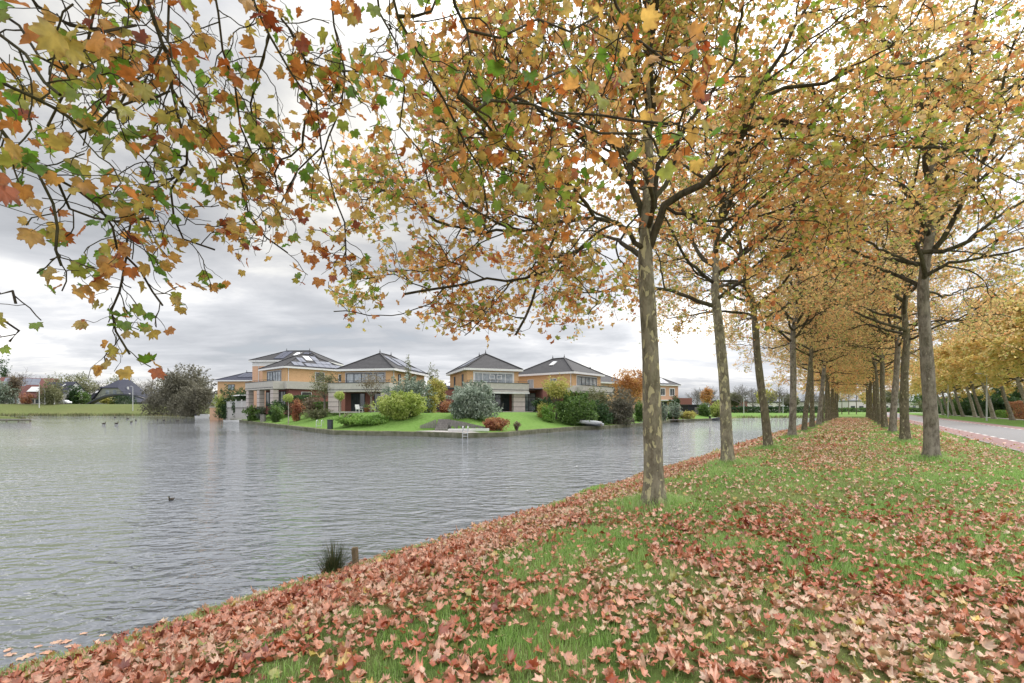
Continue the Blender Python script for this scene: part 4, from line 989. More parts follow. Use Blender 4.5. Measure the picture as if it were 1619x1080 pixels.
# --- villa seen corner-on with a curved-looking terrace (left)
a = 40; w = 8.7; cx, cy = gx(452, 70), 70.0
lx = cx-w*math.cos(R(a)); ly = cy+w*math.sin(R(a))
h = House('villa seen corner on, with solar panels round a skylight on its roof', (lx, ly, 1.9), a, w, 10.2, 6.2, 2.6, 'yellow brick villas on the water')
h.walls(2.9, 6.01, BRICK, 'upper_wall'); h.hip(); h.walls(-1.2, 2.89, REDBRICK, 'lower_wall', y0=.5)
h.win('F', 2.0, 7.0, 3.7, 5.6, 5, DARKF, CURTAIN, surround=M('grey_surround', (.40, .39, .40), .8, .1, 4))
h.balcony(-1.2, 9.4, -2.2, 2.9, .95)
MB().box(w+.004, w+1.6, -.6, 11, 2.7, 3.85).build('roof_terrace', CONC, h.r); MB().box(w+.006, w+1.2, .0, 10.8, -1.2, 2.69).build('brick_wing', REDBRICK, h.r)
h.win('R', 4.6, 6.2, 4.0, 5.6, 1, WHITEF, GLASS); h.win('R', 8.6, 9.8, 4.2, 5.5, 1, WHITEF, GLASS); h.pipe('R', .35, 2.9, 6.0)
for c in (-1.1, 3.2, 8.2): h.column(c, c+1.0, -2.1, -1.3, 2.6)
h.win('F', 4.4, 7.8, .1, 2.4, 3, DARKF, GLASS, base=-.5, name='glazed_door'); h.win('F', .2, 2.9, .1, 2.4, 2, DARKF, GLASS, base=-.5, name='glazed_door')
h.win('R', 1.8, 3.4, 1.2, 2.3, 1, WHITEF, GLASS, base=1.2)
h.on_roof('R', 1.2, 2.9, .08, .32, 'solar_panel', PANEL, 2); h.on_roof('R', 2.7, 3.8, .36, .66, 'solar_panel', PANEL, 2)
h.on_roof('R', 5.4, 6.4, .53, .85, 'solar_panel', PANEL, 1); h.on_roof('R', 5.4, 8.1, .31, .50, 'solar_panel', PANEL, 3); h.on_roof('R', 3.2, 9.4, .06, .28, 'solar_panel', PANEL, 6); h.on_roof('R', 4.1, 5.2, .50, .80, 'skylight', FASCIA, 1, .16)

# --- tall house behind it
h = House('tall three storey house with dark solar panels, rising behind the corner villa', (gx(399, 86), 86, 1.3), 4, 13.2, 8.5, 9.35, 2.3, 'yellow brick houses behind')
h.walls(-.5, 8.3, BRICKP, 'wall'); MB().box(.004, 13.19, .004, 8.49, 8.301, 9.14).build('frieze', FASCIA, h.r)
h.hip('x'); h.on_roof('F', 4.0, 5.9, .15, .9, 'solar_panel', PANELD, 2); h.on_roof('F', 8.5, 10.0, .15, .78, 'solar_panel', PANELD, 2); h.on_roof('F', 10.0, 11.6, .15, .42, 'solar_panel', PANELD, 2); h.on_roof('F', 7.0, 8.1, .45, .75, 'skylight', FASCIA, 1, .16)
h.win('F', 3.8, 5.6, 7.2, 8.1, 1, DARKF, GLASS); h.win('F', 7.5, 9.5, 7.2, 8.1, 2, DARKF, GLASS); h.pipe('F', 1.3, 0, 8.3); h.win('L', 3, 4, 6.8, 8, 1)
# --- low house far left of it
h = House('low yellow house with a blue black roof, just left of the tall house', (gx(344, 100), 100, 1.2), 3, 12, 8, 6.6, 2.0, 'yellow brick houses behind')
h.walls(-.5, 6.4, BRICK, 'wall'); h.hip('x', mat=TILEB); h.win('F', 2.4, 3.9, 4.4, 5.7, 2, DARKF, CURTAIN); h.on_roof('F', 3.7, 8.3, .35, .9, 'solar_panel', PANELD, 5)
# --- roof end visible between the two middle villas
h = House('house with a slate blue roof glimpsed between the two front villas', (gx(683, 84), 84, 1.1), -8, 11, 8, 3.9, 2.0, 'yellow brick houses behind')
h.walls(-.5, 3.7, REDBRICK, 'wall'); h.hip('x', mat=TILEB, finials=False); h.on_roof('F', 2.6, 3.6, .4, .7, 'skylight', FASCIA, 1, .16); h.win('F', 1, 2.2, 1.2, 2.4, 2)

# --- villa right of the middle one, its balcony turned to the right
h = House('villa turned to the right behind the green hedge, with a balcony under its window', (gx(905, 63), 63, 1.2), -50, 7.9, 10, 5.5, 2.5, 'yellow brick villas on the water')
h.walls(2.7, 5.31, BRICK, 'upper_wall'); h.hip(); h.walls(-.6, 2.69, REDBRICK, 'lower_wall', y0=.5)
h.win('F', 1.2, 6.6, 3.3, 4.95, 5, DARKF, CURTAIN, surround=WHITEF); h.balcony(-.6, 8.4, -2.0, 2.75, .8)
h.win('L', 2.6, 3.7, 3.2, 4.7, 1, WHITEF, CURTAIN); h.win('L', 6.7, 7.8, 3.2, 4.7, 1, WHITEF, CURTAIN); h.pipe('L', .2, 2.7, 5.3)
MB().box(-2.6, -.004, -1.2, 10, 2.6, 3.3).build('roof_terrace', CONC, h.r); MB().box(-2.4, -.006, 0, 10, -.6, 2.59).build('brick_wing', REDBRICK, h.r)
h.win('F', 1.5, 6.4, .1, 2.4, 4, DARKF, GLASS, base=-.5, name='glazed_door'); h.on_roof('L', 4.4, 5.2, .5, .74, 'skylight', FASCIA, 1, .14)
h = House('villa behind the orange tree, its dark roof meeting that of the turned villa', (gx(930, 80), 80, 1.1), -38, 10, 9, 5.3, 2.9, 'yellow brick houses behind')
h.walls(-.5, 5.1, BRICK, 'wall'); h.hip(finials=False); h.win('F', 1.5, 5, 3, 4.6, 3, WHITEF, CURTAIN); h.win('F', 1.2, 5, .3, 2.2, 2, DARKF, GLASS)
# --- farthest yellow house on the right, behind the first trunk
h = House('small peach coloured house with two square windows, seen right of the nearest trunk', (gx(1022, 104), 104, .5), -28, 10.2, 8, 6.7, 2.5, 'yellow brick houses behind')
h.walls(-.5, 6.5, BRICKP, 'wall'); h.hip('x'); h.on_roof('F', 2.8, 7.3, .1, .7, 'solar_panel', PANEL, 5)
h.win('F', 4.4, 5.8, 4.2, 5.8, 2, WHITEF, GLASS, surround=FASCIA); h.win('F', 7.4, 8.9, 4.2, 5.8, 2, WHITEF, GLASS, surround=FASCIA)
h.win('F', 4.2, 6.5, 1, 2.8, 2, WHITEF, GLASS); MB().box(8.2, 13.2, -1.5, 5, -.5, 3.6).build('brick_wing', REDBRICK, h.r); MB().box(2, 8.1, -1.4, -.01, 2.9, 3.15).build('canopy_roof', FASCIA, h.r)

# --- houses across the water at the far left
def gable_house(label, loc, a, w, L, E, rise, roofm, wallm, along='y', group='houses across the water', over=.4):
    r = thing('house', label, 'house', loc, R(-a), group); MB().box(0, w, 0, L, -1, E).build('wall', wallm, r)
    o = over; z1 = E+rise
    if along == 'y':
        g = MB().add([(0, 0, E+.002), (w, 0, E+.002), (w/2, 0, z1-.02), (0, L, E+.002), (w, L, E+.002), (w/2, L, z1-.02)], [(0, 1, 2), (3, 5, 4), (0, 2, 5, 3), (1, 4, 5, 2), (0, 3, 4, 1)])
        k = rise/(w/2)
        rf = MB().add([(-o, -o, E-o*k), (w/2, -o, z1), (w/2, L+o, z1), (-o, L+o, E-o*k), (-o, -o, E-o*k+.25), (w/2, -o, z1+.25), (w/2, L+o, z1+.25), (-o, L+o, E-o*k+.25),
                       (w+o, -o, E-o*k), (w+o, L+o, E-o*k), (w+o, -o, E-o*k+.25), (w+o, L+o, E-o*k+.25)],
                      [(0, 3, 2, 1), (4, 5, 6, 7), (0, 1, 5, 4), (3, 7, 6, 2), (0, 4, 7, 3), (1, 2, 9, 8), (5, 10, 11, 6), (1, 8, 10, 5), (2, 6, 11, 9), (8, 9, 11, 10)])
    else:
        g = MB().add([(0, 0, E+.002), (0, L, E+.002), (0, L/2, z1-.02), (w, 0, E+.002), (w, L, E+.002), (w, L/2, z1-.02)], [(0, 2, 1), (3, 4, 5), (0, 3, 5, 2), (1, 2, 5, 4), (0, 1, 4, 3)])
        k = rise/(L/2)
        rf = MB().add([(-o, -o, E-o*k), (-o, L/2, z1), (w+o, L/2, z1), (w+o, -o, E-o*k), (-o, -o, E-o*k+.25), (-o, L/2, z1+.25), (w+o, L/2, z1+.25), (w+o, -o, E-o*k+.25),
                       (-o, L+o, E-o*k), (w+o, L+o, E-o*k), (-o, L+o, E-o*k+.25), (w+o, L+o, E-o*k+.25)],
                      [(0, 1, 2, 3), (4, 7, 6, 5), (0, 4, 5, 1), (3, 2, 6, 7), (0, 3, 7, 4), (1, 8, 9, 2), (5, 6, 11, 10), (1, 5, 10, 8), (2, 9, 11, 6), (8, 10, 11, 9)])
    g.build('gable', FASCIA, r); rfo = rf.build('roof', roofm, r)
    return r, rfo
SHED = M('grey_green_boarding', (.30, .32, .28), .9, .1, 2, wave=('X', 1.2, .2, .2))
WHITEW = M('white_wall', (.62, .58, .56), .9, .08, 3)
zb = 3.2
r, rf = gable_house('red brown roofed house with pale solar panels at the far left edge', (gx(-8, 176), 176, zb), -30, 16, 12, 4.6, 6.0, TILER, WHITEW, 'x')
for i in range(4):
    k0, k1 = .45, .95; L_, E_, rs = 12, 4.6, 6.0
    def q(t, k, u): return (t, -.4+(L_/2+.4)*k, E_-.38+(rs+.38)*k+.25+u)
    a_, b_ = 1+2.6*i, 3.5+2.6*i
    MB().add([q(a_, k0, .02), q(b_, k0, .02), q(b_, k1, .02), q(a_, k1, .02), q(a_, k0, .12), q(b_, k0, .12), q(b_, k1, .12), q(a_, k1, .12)], [(0, 3, 2, 1), (4, 5, 6, 7), (0, 1, 5, 4), (1, 2, 6, 5), (2, 3, 7, 6), (3, 0, 4, 7)]).build('solar_panel', PANEL, rf)
MB().box(3, 10, -.06, -.002, .6, 3.0).build('window', CURTAIN, r)
r, rf = gable_house('lower house with maroon tiled roof and a big pale roof window behind the lamp post', (gx(30, 166), 166, zb-.3), -10, 7.8, 7, 3.0, 4.3, TILER, WHITEW, 'x')
MB().add([(1.6, 1.1, 4.85), (5.2, 1.1, 4.85), (4.6, 2.6, 6.7), (2.2, 2.6, 6.7), (1.6, .9, 4.95), (5.2, .9, 4.95), (4.6, 2.4, 6.8), (2.2, 2.4, 6.8)], [(0, 3, 2, 1), (4, 5, 6, 7), (0, 1, 5, 4), (1, 2, 6, 5), (2, 3, 7, 6), (3, 0, 4, 7)]).build('roof_window', FASCIA, rf)
for a_ in (1.0, 3.2, 5.2): MB().box(a_, a_+1.5, -.05, -.002, .6, 2.1).build('window', GLASS, r)
r, rf = gable_house('black roofed house with a white gable between the maroon roof and the dark green trees', (gx(56, 172), 172, zb), 14, 13.5, 9, 3.2, 5.2, TILEB, WHITEW, 'x')
MB().add([(10.2, 2.2, 6.9), (11.2, 2.2, 6.9), (11.2, 2.9, 7.7), (10.2, 2.9, 7.7)], [(0, 1, 2, 3)]).build('skylight', FASCIA, rf)
# the wide villa with sweeping slate roof
r = thing('house', 'wide farmhouse villa with a sweeping slate roof and grey gable behind the arched footbridge', 'house', (gx(136, 188), 188, 2.6), 0, 'houses across the water')
W_ = 21.0
MB().box(2.6, 18.4, .3, 11, -1, 3.0).build('wall', SHED, r)
g = MB().add([(3.4, .2, 3.0), (16.6, .2, 3.0), (13.6, .2, 7.4), (6.6, .2, 7.4), (3.4, .5, 3.0), (16.6, .5, 3.0), (13.6, .5, 7.4), (6.6, .5, 7.4)], [(0, 1, 2, 3), (4, 7, 6, 5), (0, 4, 5, 1), (1, 5, 6, 2), (2, 6, 7, 3), (3, 7, 4, 0)])
gb = g.build('gable', SHED, r)
for a_ in (8.0, 11.0): MB().box(a_, a_+1.4, .13, .197, 5.0, 6.6).build('window', CURTAIN, r)
A_ = (10.2, 4.5, 11.4); B_ = (13.4, 6, 11.2)
rf = MB().add([(-.4, -.8, -.1), (.5, -.8, -.1), (6.7, -.4, 7.6), (13.5, -.4, 7.6), (19.6, -.6, 1.6), A_, B_, (20.4, 11.6, 1.6), (0, 11.6, .4), (8.2, 5.5, 10.6)],
              [(0, 1, 2, 9, 8), (2, 3, 5), (2, 5, 9), (3, 4, 6, 5), (4, 7, 6), (5, 6, 7, 8, 9)]).build('roof', TILEB, r)
MB().box(15.2, 15.9, 2.0, 2.15, 7.0, 8.1).build('skylight', FASCIA, rf); MB().box(16.6, 17.3, 1.0, 1.2, 4.2, 5.4).build('skylight', FASCIA, rf)
r2, rf2 = gable_house('house with a low dark roof and roof window, left wing beside the sweeping slate roof', (gx(141, 206), 206, 2.8), 20, 11, 9, 3.5, 5.2, TILEB, SHED, 'x')
MB().add([(2.2, .8, 5.9), (3.8, .8, 5.9), (3.8, 1.8, 6.9), (2.2, 1.8, 6.9)], [(0, 1, 2, 3)]).build('skylight', FASCIA, rf2)
r2, rf2 = gable_house('low dark roofed barn half hidden by the willow across the water', (gx(226, 168), 168, 2.4), 0, 13, 8, 1.8, 3.2, TILE, SHED, 'x')
MB().box(2, 5, -.06, -.002, .1, 1.6).build('door', DARKF, r2)
# house across the road on the right
x, y = gx(1590, 92), 92.0
r2, rf2 = gable_house('house with a brown tiled roof and white gable behind the beech hedge across the road', (x, y, 0), 40, 10, 11, 2.7, 3.0, TILER, WHITEW, 'y', 'houses across the road')
MB().box(2, 4, -.06, -.002, .9, 2.2).build('window', GLASS, r2)

# ================================================================== shore furniture
def quay():
    pts = [Vector((x, y, 0)) for x, y in QUAY]; mb = MB(); cp = MB()
    for a, b in zip(pts[:-1], pts[1:]):
        d = (b-a).normalized(); n = Vector((-d.y, d.x, 0)); L = (b-a).length; k = max(1, int(L/1.6))
        for i in range(k):
            p = a.lerp(b, i/k); q = a.lerp(b, (i+1)/k)-d*.01; off = n*(-.10+.02*math.sin(i*2.7))
            mb.beam(p+off+Vector((0, 0, -.95)), q+off+Vector((0, 0, -.95)), .32, 1.16+.04*math.sin(i*1.9))
    r = thing('quay_wall', 'low mossy timber quay edging the gardens of the villas', 'wall', (0, 0, 0))
    mb.build('wall', MOSSY, r)
quay()
def lerp_shore(px, d): return gx(px, d), d

def shrub(label, px0, px1, ytop, d, mat, leaf=.13, n=3000, cat='shrub', name='shrub', group=None, shape=3, lobes=9, depth=None, zbase=None, stems=True, seed=None, up=.3, flat=1.0, mod=None, trunkh=0., spike=False, xy=None, wh=None):
    seed = seed or (int(px0*7+ytop*3+d) % 9973); rg = np.random.default_rng(seed); rn = random.Random(seed)
    if xy is None: x = gx((px0+px1)/2, d); y = d; w = (px1-px0)*d/F; z0 = gz(x, y) if zbase is None else zbase; ht = CAM_Z-(ytop-PY)*d/F-z0
    else: x, y = xy; w, ht = wh; z0 = gz(x, y) if zbase is None else zbase
    dp = depth or min(w, 1.2*max(ht, w*.5))
    root = thing(name, label, cat, (x, y, z0), 0, group)
    # irregular crown from overlapping clumps of leaves
    P = []; zc = trunkh*ht; hh = ht-zc
    for i in range(lobes):
        f = i/max(1, lobes-1); 
        a = rn.random()*6.28; q = math.sqrt(rn.random())*.74
        zc_i = zc+hh*(rn.uniform(.22, .80) if trunkh else rn.uniform(.12, .74)); tp = 1-((zc_i-zc)/hh)**2*.55
        c = np.array([math.cos(a)*q*w/2*tp, math.sin(a)*q*dp/2*tp, zc_i]); rr = np.array([w*.30, dp*.30, hh*.26])*rn.uniform(.5, 1.25)
        m = n//lobes; v = rg.normal(size=(m, 3)); v /= np.linalg.norm(v, axis=1)[:, None]; v *= (rg.random((m, 1))**.35)
        P.append(c+v*rr)
    P = np.vstack(P)
    m = n//5; v = rg.normal(size=(m, 3)); v /= np.linalg.norm(v, axis=1)[:, None]; v *= rg.random((m, 1))**.4
    nb = .93+.20*np.sin(5*np.arctan2(v[:, 1], v[:, 0])+seed)*np.cos(4*v[:, 2]+seed)
    E = v*nb[:, None]*np.array([w/2, dp/2, hh/2])*np.array([.86, .86, .88])+np.array([0, 0, zc+hh/2]); P = np.vstack([P, E])
    # loose sprays standing out of the outline
    ns = 46; sv = rg.normal(size=(ns, 3)); sv[:, 2] = np.abs(sv[:, 2])*.9+.1; sv /= np.linalg.norm(sv, axis=1)[:, None]; per = max(4, n//260)
    tt = rg.uniform(.75, 1.0, (ns, per, 1))*rg.uniform(.95, 1.22, (ns, 1, 1)); S = sv[:, None]*tt*np.array([w/2, dp/2, hh/2])+np.array([0, 0, zc+hh/2])+rg.normal(size=(ns, per, 3))*leaf*.5
    P = np.vstack([P, S.reshape(-1, 3)])
    P = P[(P[:, 2] > .02) & (P[:, 2] < ht*1.12)]
    if not trunkh:       # fill down to the ground
        low = P[P[:, 2] < hh*.5].copy(); low[:, 2] = rg.random(len(low))*hh*.4; low[:, :2] *= .93; P = np.vstack([P, low[:len(low)//2]])
    cl = fbm(P[:, 0]*1.0+P[:, 2]*.8+x, P[:, 1]+P[:, 2]*.5+y, max(.5, w*.18), 5)
    rnd = np.clip(cl*1.1-.05+rg.normal(size=len(P))*.18, 0, 1)
    tips = None
    kw = dict(up=up, spread=1.0, curl=.2, droop=.2)
    if spike: kw = dict(up=.1, spread=1, curl=.1, droop=-1.0 if spike > 0 else 1.4)
    leaf_object('foliage', P, rg.uniform(.7, 1.3, len(P))*leaf, rg, mat, shape, root, rnd, **kw)
    if stems:
        T = Tree(seed)
        if trunkh:
            T.polys.append(([Vector((0, 0, -.1)), Vector((.03, 0, zc*.5)), Vector((0, .02, zc+hh*.3))], [.05+.018*ht]*2+[.03], 8))
            for i in range(9):
                a = i*2.4; e = Vector((math.cos(a)*w*.38, math.sin(a)*dp*.38, zc+hh*rn.uniform(.35, .85))); b = Vector((0, 0, zc*(.85+.15*rn.random())))
                T.polys.append(([b, b.lerp(e, .5)+Vector((0, 0, -.05*ht)), e], [.05, .03, .012], 5))
        else:
            for i in range(7):
                a = i*2.4; e = Vector((math.cos(a)*w*.33, math.sin(a)*dp*.33, ht*rn.uniform(.5, .85))); b = Vector((math.cos(a)*w*.08, math.sin(a)*dp*.08, -.1))
                T.polys.append(([b, b.lerp(e, .5)+Vector((0, 0, .1)), e], [.05, .035, .012], 5))
        tubes(T.polys, 'trunk' if trunkh else 'stems', GREYBARK, root)
    return root
def hedge(label, p0, p1, w, ht, mat, n, leaf=.10, cat='hedge', zbase=None, z0f=None, group=None):
    a = Vector((*p0, 0)); b = Vector((*p1, 0)); d = b-a; L = d.length; dn = d.normalized(); nr = Vector((-dn.y, dn.x, 0)); c = (a+b)/2
    rg = np.random.default_rng(int(abs(p0[0]*31+p0[1]*17)) % 9999+3)
    z = gz(c.x, c.y) if zbase is None else zbase
    root = thing('hedge', label, cat, (c.x, c.y, z), 0, group)
    t = rg.uniform(-L/2, L/2, n); s = rg.uniform(-w/2, w/2, n); q = rg.uniform(0, ht, n)
    k = rg.random(n); m1 = k < .38; m2 = (k >= .38) & (k < .75); q[m1] = ht-np.abs(rg.normal(size=m1.sum()))*.05; s[m2] = np.sign(s[m2])*w/2+rg.normal(size=m2.sum())*.035
    s *= 1+.08*np.sin(t*1.3); q *= 1+.04*np.sin(t*.9+1)
    P = np.stack([dn.x*t+nr.x*s, dn.y*t+nr.y*s, q+.0], 1)
    rnd = np.clip(fbm(t+s, q*2+s, .8, 4)*1.1-.05+rg.normal(size=n)*.2, 0, 1)
    leaf_object('foliage', P, rg.uniform(.7, 1.3, n)*leaf, rg, mat, 3, root, rnd, up=.4, spread=1, curl=.2, droop=0)
    T = Tree(3)
    for i in range(max(2, int(L/1.5))):
        f = (i+.5)/max(2, int(L/1.5)); p = Vector((dn.x, dn.y, 0))*(f-.5)*L; T.polys.append(([p-Vector((0, 0, .1)), p+Vector((.03, 0, ht*.5)), p+Vector((0, .03, ht*.85))], [.04, .03, .01], 5))
    tubes(T.polys, 'stems', GREYBARK, root); return root

# garden planting, left to right
shrub('big grey brown willow leaning over the water between the far bank and the villas', 258, 334, 577, 126, G_GREYBR, .30, 8000, cat='tree', name='willow', lobes=16, zbase=-.2, flat=1)
shrub('sprawling dark lower willow at the waterline, left of the boathouse pillar', 285, 345, 606, 112, G_GREYBR, .26, 5000, cat='tree', name='willow', zbase=-.3, lobes=9)
shrub('low spreading outer limbs of willow sloping down to the far bank on the left', 234, 286, 600, 130, G_GREYBR, .28, 3500, cat='tree', name='willow', lobes=9, zbase=-.1)
shrub('clipped dark green mound of laurel above the grey deck', 345, 384, 611, 93, G_DARK, .2, 2600, lobes=6)
shrub('rounded dark green laurel on the right of the deck', 366, 407, 614, 88, G_DARK, .2, 2600, lobes=6)
shrub('yellow green ivy heaped on the orange pillar by the water', 338, 357, 623, 92, G_LIME, .18, 1200, lobes=5, zbase=.4)
shrub('spiky palm like plant in the dark planter on the quay', 388, 407, 643.5, 73, G_MID, .25, 260, name='palm_plant', cat='plant', spike=1, lobes=3)
shrub('silvery round bush right of the deck', 405, 421, 636, 76, G_SILVER, .12, 1000, lobes=4)
shrub('dark conifer bush behind the ball headed tree', 423, 452, 633, 68, G_DARK, .13, 2000, lobes=6)
shrub('mid green bush at the left end of the bright lawn', 428, 448, 638, 63, G_MID, .13, 1500, lobes=5)
hedge('square dark green hedge before the red brick wing', (gx(460, 70), 70), (gx(497, 68), 68), 2.4, 2.6, G_DARK, 2600, .13)
hedge('clipped olive green hedge left of the apple tree villa', (gx(500, 62), 62), (gx(530, 61), 61), 1.5, 1.5, G_MID, 2200, .12)
shrub('reddish pink shrub above the lawn edge', 461, 482, 632, 60, G_RUST, .12, 1300, lobes=5)
shrub('beige ornamental grass behind the lawn edge', 480, 507, 628, 62, G_BROWN, .16, 1500, lobes=6, spike=1)
shrub('low brownish border plants along the top of the lawn', 478, 530, 646.5, 57, G_OLIVE, .11, 1300, lobes=8, depth=1.4)
shrub('small leafy tree with slim pale trunk before the corner villa', 490, 536, 588, 59, G_OLIVE, .12, 1500, cat='tree', name='apple_tree', lobes=9, trunkh=.42)
shrub('bare round headed apple tree on the terrace of the villa', 562, 611, 588, 53, G_BROWN, .10, 800, cat='tree', name='apple_tree', lobes=9, trunkh=.42)
def lollipop(label, px, d, ytop, ybot, r_, mat=G_LIME):
    x = gx(px, d); z0 = gz(x, d); zt = CAM_Z-(ytop-PY)*d/F-z0; root = thing('standard_tree', label, 'tree', (x, d, z0), 0, 'ball headed trees on the lawn')
    rg = np.random.default_rng(int(px)); v = rg.normal(size=(900, 3)); v /= np.linalg.norm(v, axis=1)[:, None]; v *= (rg.random((900, 1))**.4)*r_*np.array([1, 1, .85])*(1+.12*np.sin(v[:, :1]*5))
    leaf_object('crown', v+np.array([0, 0, zt-r_*.85]), rg.uniform(.06, .12, 900), rg, mat, 3, root, np.clip(v[:, 2]/r_*.3+.5+rg.normal(size=900)*.2, 0, 1), up=.3, spread=1, curl=.2, droop=0)
    MB().tube([(0, 0, -.1), (.02, 0, zt*.4), (0, 0, zt-r_)], [.07, .055, .05], 8).build('trunk', PALEBARK, root)
lollipop('ball headed tree at the left corner of the bright lawn', 456, 56, 622.5, 660, .62)
lollipop('ball headed tree in the middle of the bright lawn', 537, 50, 618.5, 662, .58)
shrub('low clipped green mound along the quay beside the bright lawn', 528, 622, 657.5, 44.2, G_BRIGHT, .10, 6000, lobes=16, depth=4.2, cat='shrub')
shrub('wispy grass tuft on the low green mound', 541, 560, 656.5, 45.5, G_OLIVE, .16, 500, lobes=3, spike=1)
shrub('glowing yellow green shrub spilling towards the quay', 598, 676, 620, 44.5, G_LIME, .13, 7500, lobes=15)
shrub('tall silver grey willow leaved shrub behind the yellow green one', 607, 684, 597, 49.5, G_SILVER, .13, 7500, lobes=15)
shrub('narrow upright conifer in front of the solar panel roof', 640, 650, 565, 52, G_OLIVE, .12, 700, cat='tree', name='conifer', lobes=8, depth=.8)
shrub('yellowing tree right of the silver shrub', 671, 705, 600, 54, G_YEL, .13, 3000, cat='tree', name='small_tree', lobes=10, trunkh=.2)
shrub('pale yellow brown bush below the yellowing tree', 668, 694, 622, 50, G_YEL, .12, 2200, lobes=6)
shrub('slim bare tree above the slate blue roof', 675, 693, 576, 96, G_OLIVE, .22, 500, cat='tree', name='small_tree', lobes=6, trunkh=.3)
shrub('rust red bush against the garage wing', 692, 717, 634, 53, G_RUST, .11, 1700, lobes=5)
shrub('large feathery silver shrub left of the sloping lawn', 711, 782, 604, 43.5, G_SILVER, .15, 8500, lobes=16, spike=-1)
shrub('rusty orange low shrub at the foot of the silver one', 762, 808, 661, 39.5, G_RUST, .09, 2600, lobes=8, depth=1.8)
shrub('dry stalks on the edge of the sloping lawn', 813, 822, 669, 40.6, G_BROWN, .11, 90, lobes=2, spike=1, stems=True)
shrub('dark hedge bush behind the lime green mound', 843, 880, 628, 57, G_DARK, .12, 2600, lobes=7)
shrub('pale green rounded bush beside the brick pier', 849, 868, 635, 53, G_YEL, .10, 1500, lobes=4)
shrub('vivid green clipped mound on the sloping lawn', 855, 881, 639, 51.5, G_BRIGHT, .10, 2200, lobes=5)
shrub('young yellow green tree before the turned villa', 857, 902, 594, 53.5, G_YEL, .15, 1700, cat='tree', name='small_tree', lobes=11, trunkh=.38)
shrub('massive dark green laurel beside the grey dinghy', 880, 944, 620, 52.6, G_MID, .15, 8000, lobes=14, mod=None)
shrub('dark green lower laurel reaching the water behind the dinghy', 915, 962, 634, 55.5, G_DARK, .14, 4500, lobes=9)
shrub('brownish hydrangea bush under the balcony of the turned villa', 925, 962, 611, 61, G_OLIVE, .14, 2600, lobes=7)
shrub('grey brown wispy tamarisk hanging over the quay', 958, 1006, 613, 57.5, G_GREYBR, .13, 5500, lobes=12, spike=-1)
shrub('orange leaved maple between the turned villa and the first trunk', 968, 1024, 584, 74, G_ORANGE, .2, 3600, cat='tree', name='maple_tree', lobes=13, trunkh=.25)
shrub('green bush peeping out left of the nearest trunk', 1003, 1022, 632, 66, G_MID, .14, 1800, lobes=5)
shrub('grey green bush peeping out right of the nearest trunk', 1044, 1058, 640, 74, G_SILVER, .14, 1200, lobes=4)
shrub('round clipped pine beside the peach coloured house', 1058, 1075, 626, 84, G_DARK, .17, 1300, lobes=4, zbase=.4)
shrub('pale green pampas clump on the far garden bank', 1055, 1076, 637, 80, G_SILVER, .16, 1000, lobes=4, zbase=.2)
shrub('yellow green trailing bush along the far quay', 1070, 1100, 649, 86, G_YEL, .16, 1500, lobes=6)
shrub('dark low juniper on the far garden bank', 1054, 1073, 651, 82, G_DARK, .15, 900, lobes=4)
shrub('green bush by the black shed', 1104, 1122, 638, 96, G_MID, .2, 1400, lobes=5)
shrub('weeping lime green willow between the second and nearest trunks', 1124, 1142, 634, 99, G_LIME, .2, 1500, cat='tree', name='willow', lobes=5, spike=-1)
shrub('orange brown tree far behind the black shed', 1108, 1128, 614, 128, G_ORANGE, .3, 900, cat='tree', name='small_tree', lobes=7, trunkh=.3)
# across the water, far left
shrub('blue green pine at the far left edge', -14, 24, 602, 158, G_SILVER, .32, 2600, lobes=9, cat='tree', name='pine_tree')
shrub('tall dark spruce top behind the far left roof', -6, 16, 563, 190, G_DARK, .4, 1000, cat='tree', name='spruce_tree', lobes=8)
shrub('dark red brown bush in front of the maroon house', 13, 36, 591, 160, G_BROWN, .3, 1800, lobes=6, cat='tree', name='small_tree', trunkh=.2)
shrub('pink red shrub by the white wall', 34, 50, 621, 160, G_RUST, .24, 700, lobes=4)
shrub('olive tree screening the black roofed house', 68, 98, 599, 164, G_OLIVE, .3, 3000, lobes=8, cat='tree', name='small_tree')
shrub('dark green conifer left of the sweeping roof', 108, 128, 609, 172, G_DARK, .35, 1800, lobes=6, cat='tree', name='conifer')
shrub('bright green conifer touching the footbridge', 124, 140, 619, 172, G_MID, .3, 1400, lobes=5, cat='tree', name='conifer')
shrub('orange brown bush beneath the arch of the footbridge', 160, 182, 627, 178, G_YEL, .3, 1100, lobes=5)
hedge('dark green hedge seen under the arched footbridge', (gx(178, 178), 178), (gx(212, 178), 178), 3, 3.6, G_DARK, 1800, .3)
shrub('green hazel tree behind the dark conifer', 100, 148, 593, 205, G_OLIVE, .5, 2200, lobes=8, cat='tree', name='small_tree', zbase=2)
for k, (p0, p1, yt, d, m_, n_) in enumerate([(76, 112, 588, 250, G_OLIVE, 700), (112, 146, 589, 255, G_OLIVE, 800), (170, 206, 590, 250, G_OLIVE, 700), (252, 288, 590, 240, G_OLIVE, 700), (296, 330, 586, 235, G_GREYBR, 700)]):
    shrub(['dome shaped bare tree above the black roof', 'dome shaped bare tree right of the black roof', 'dome shaped tree above the slate roof', 'dome shaped tree just left of the willow', 'wispy bare tree above the willow'][k],
          p0, p1, yt, d, m_, .45, n_, cat='tree', name='bare_tree', lobes=10, trunkh=.35, zbase=1, group='bare trees on the horizon')

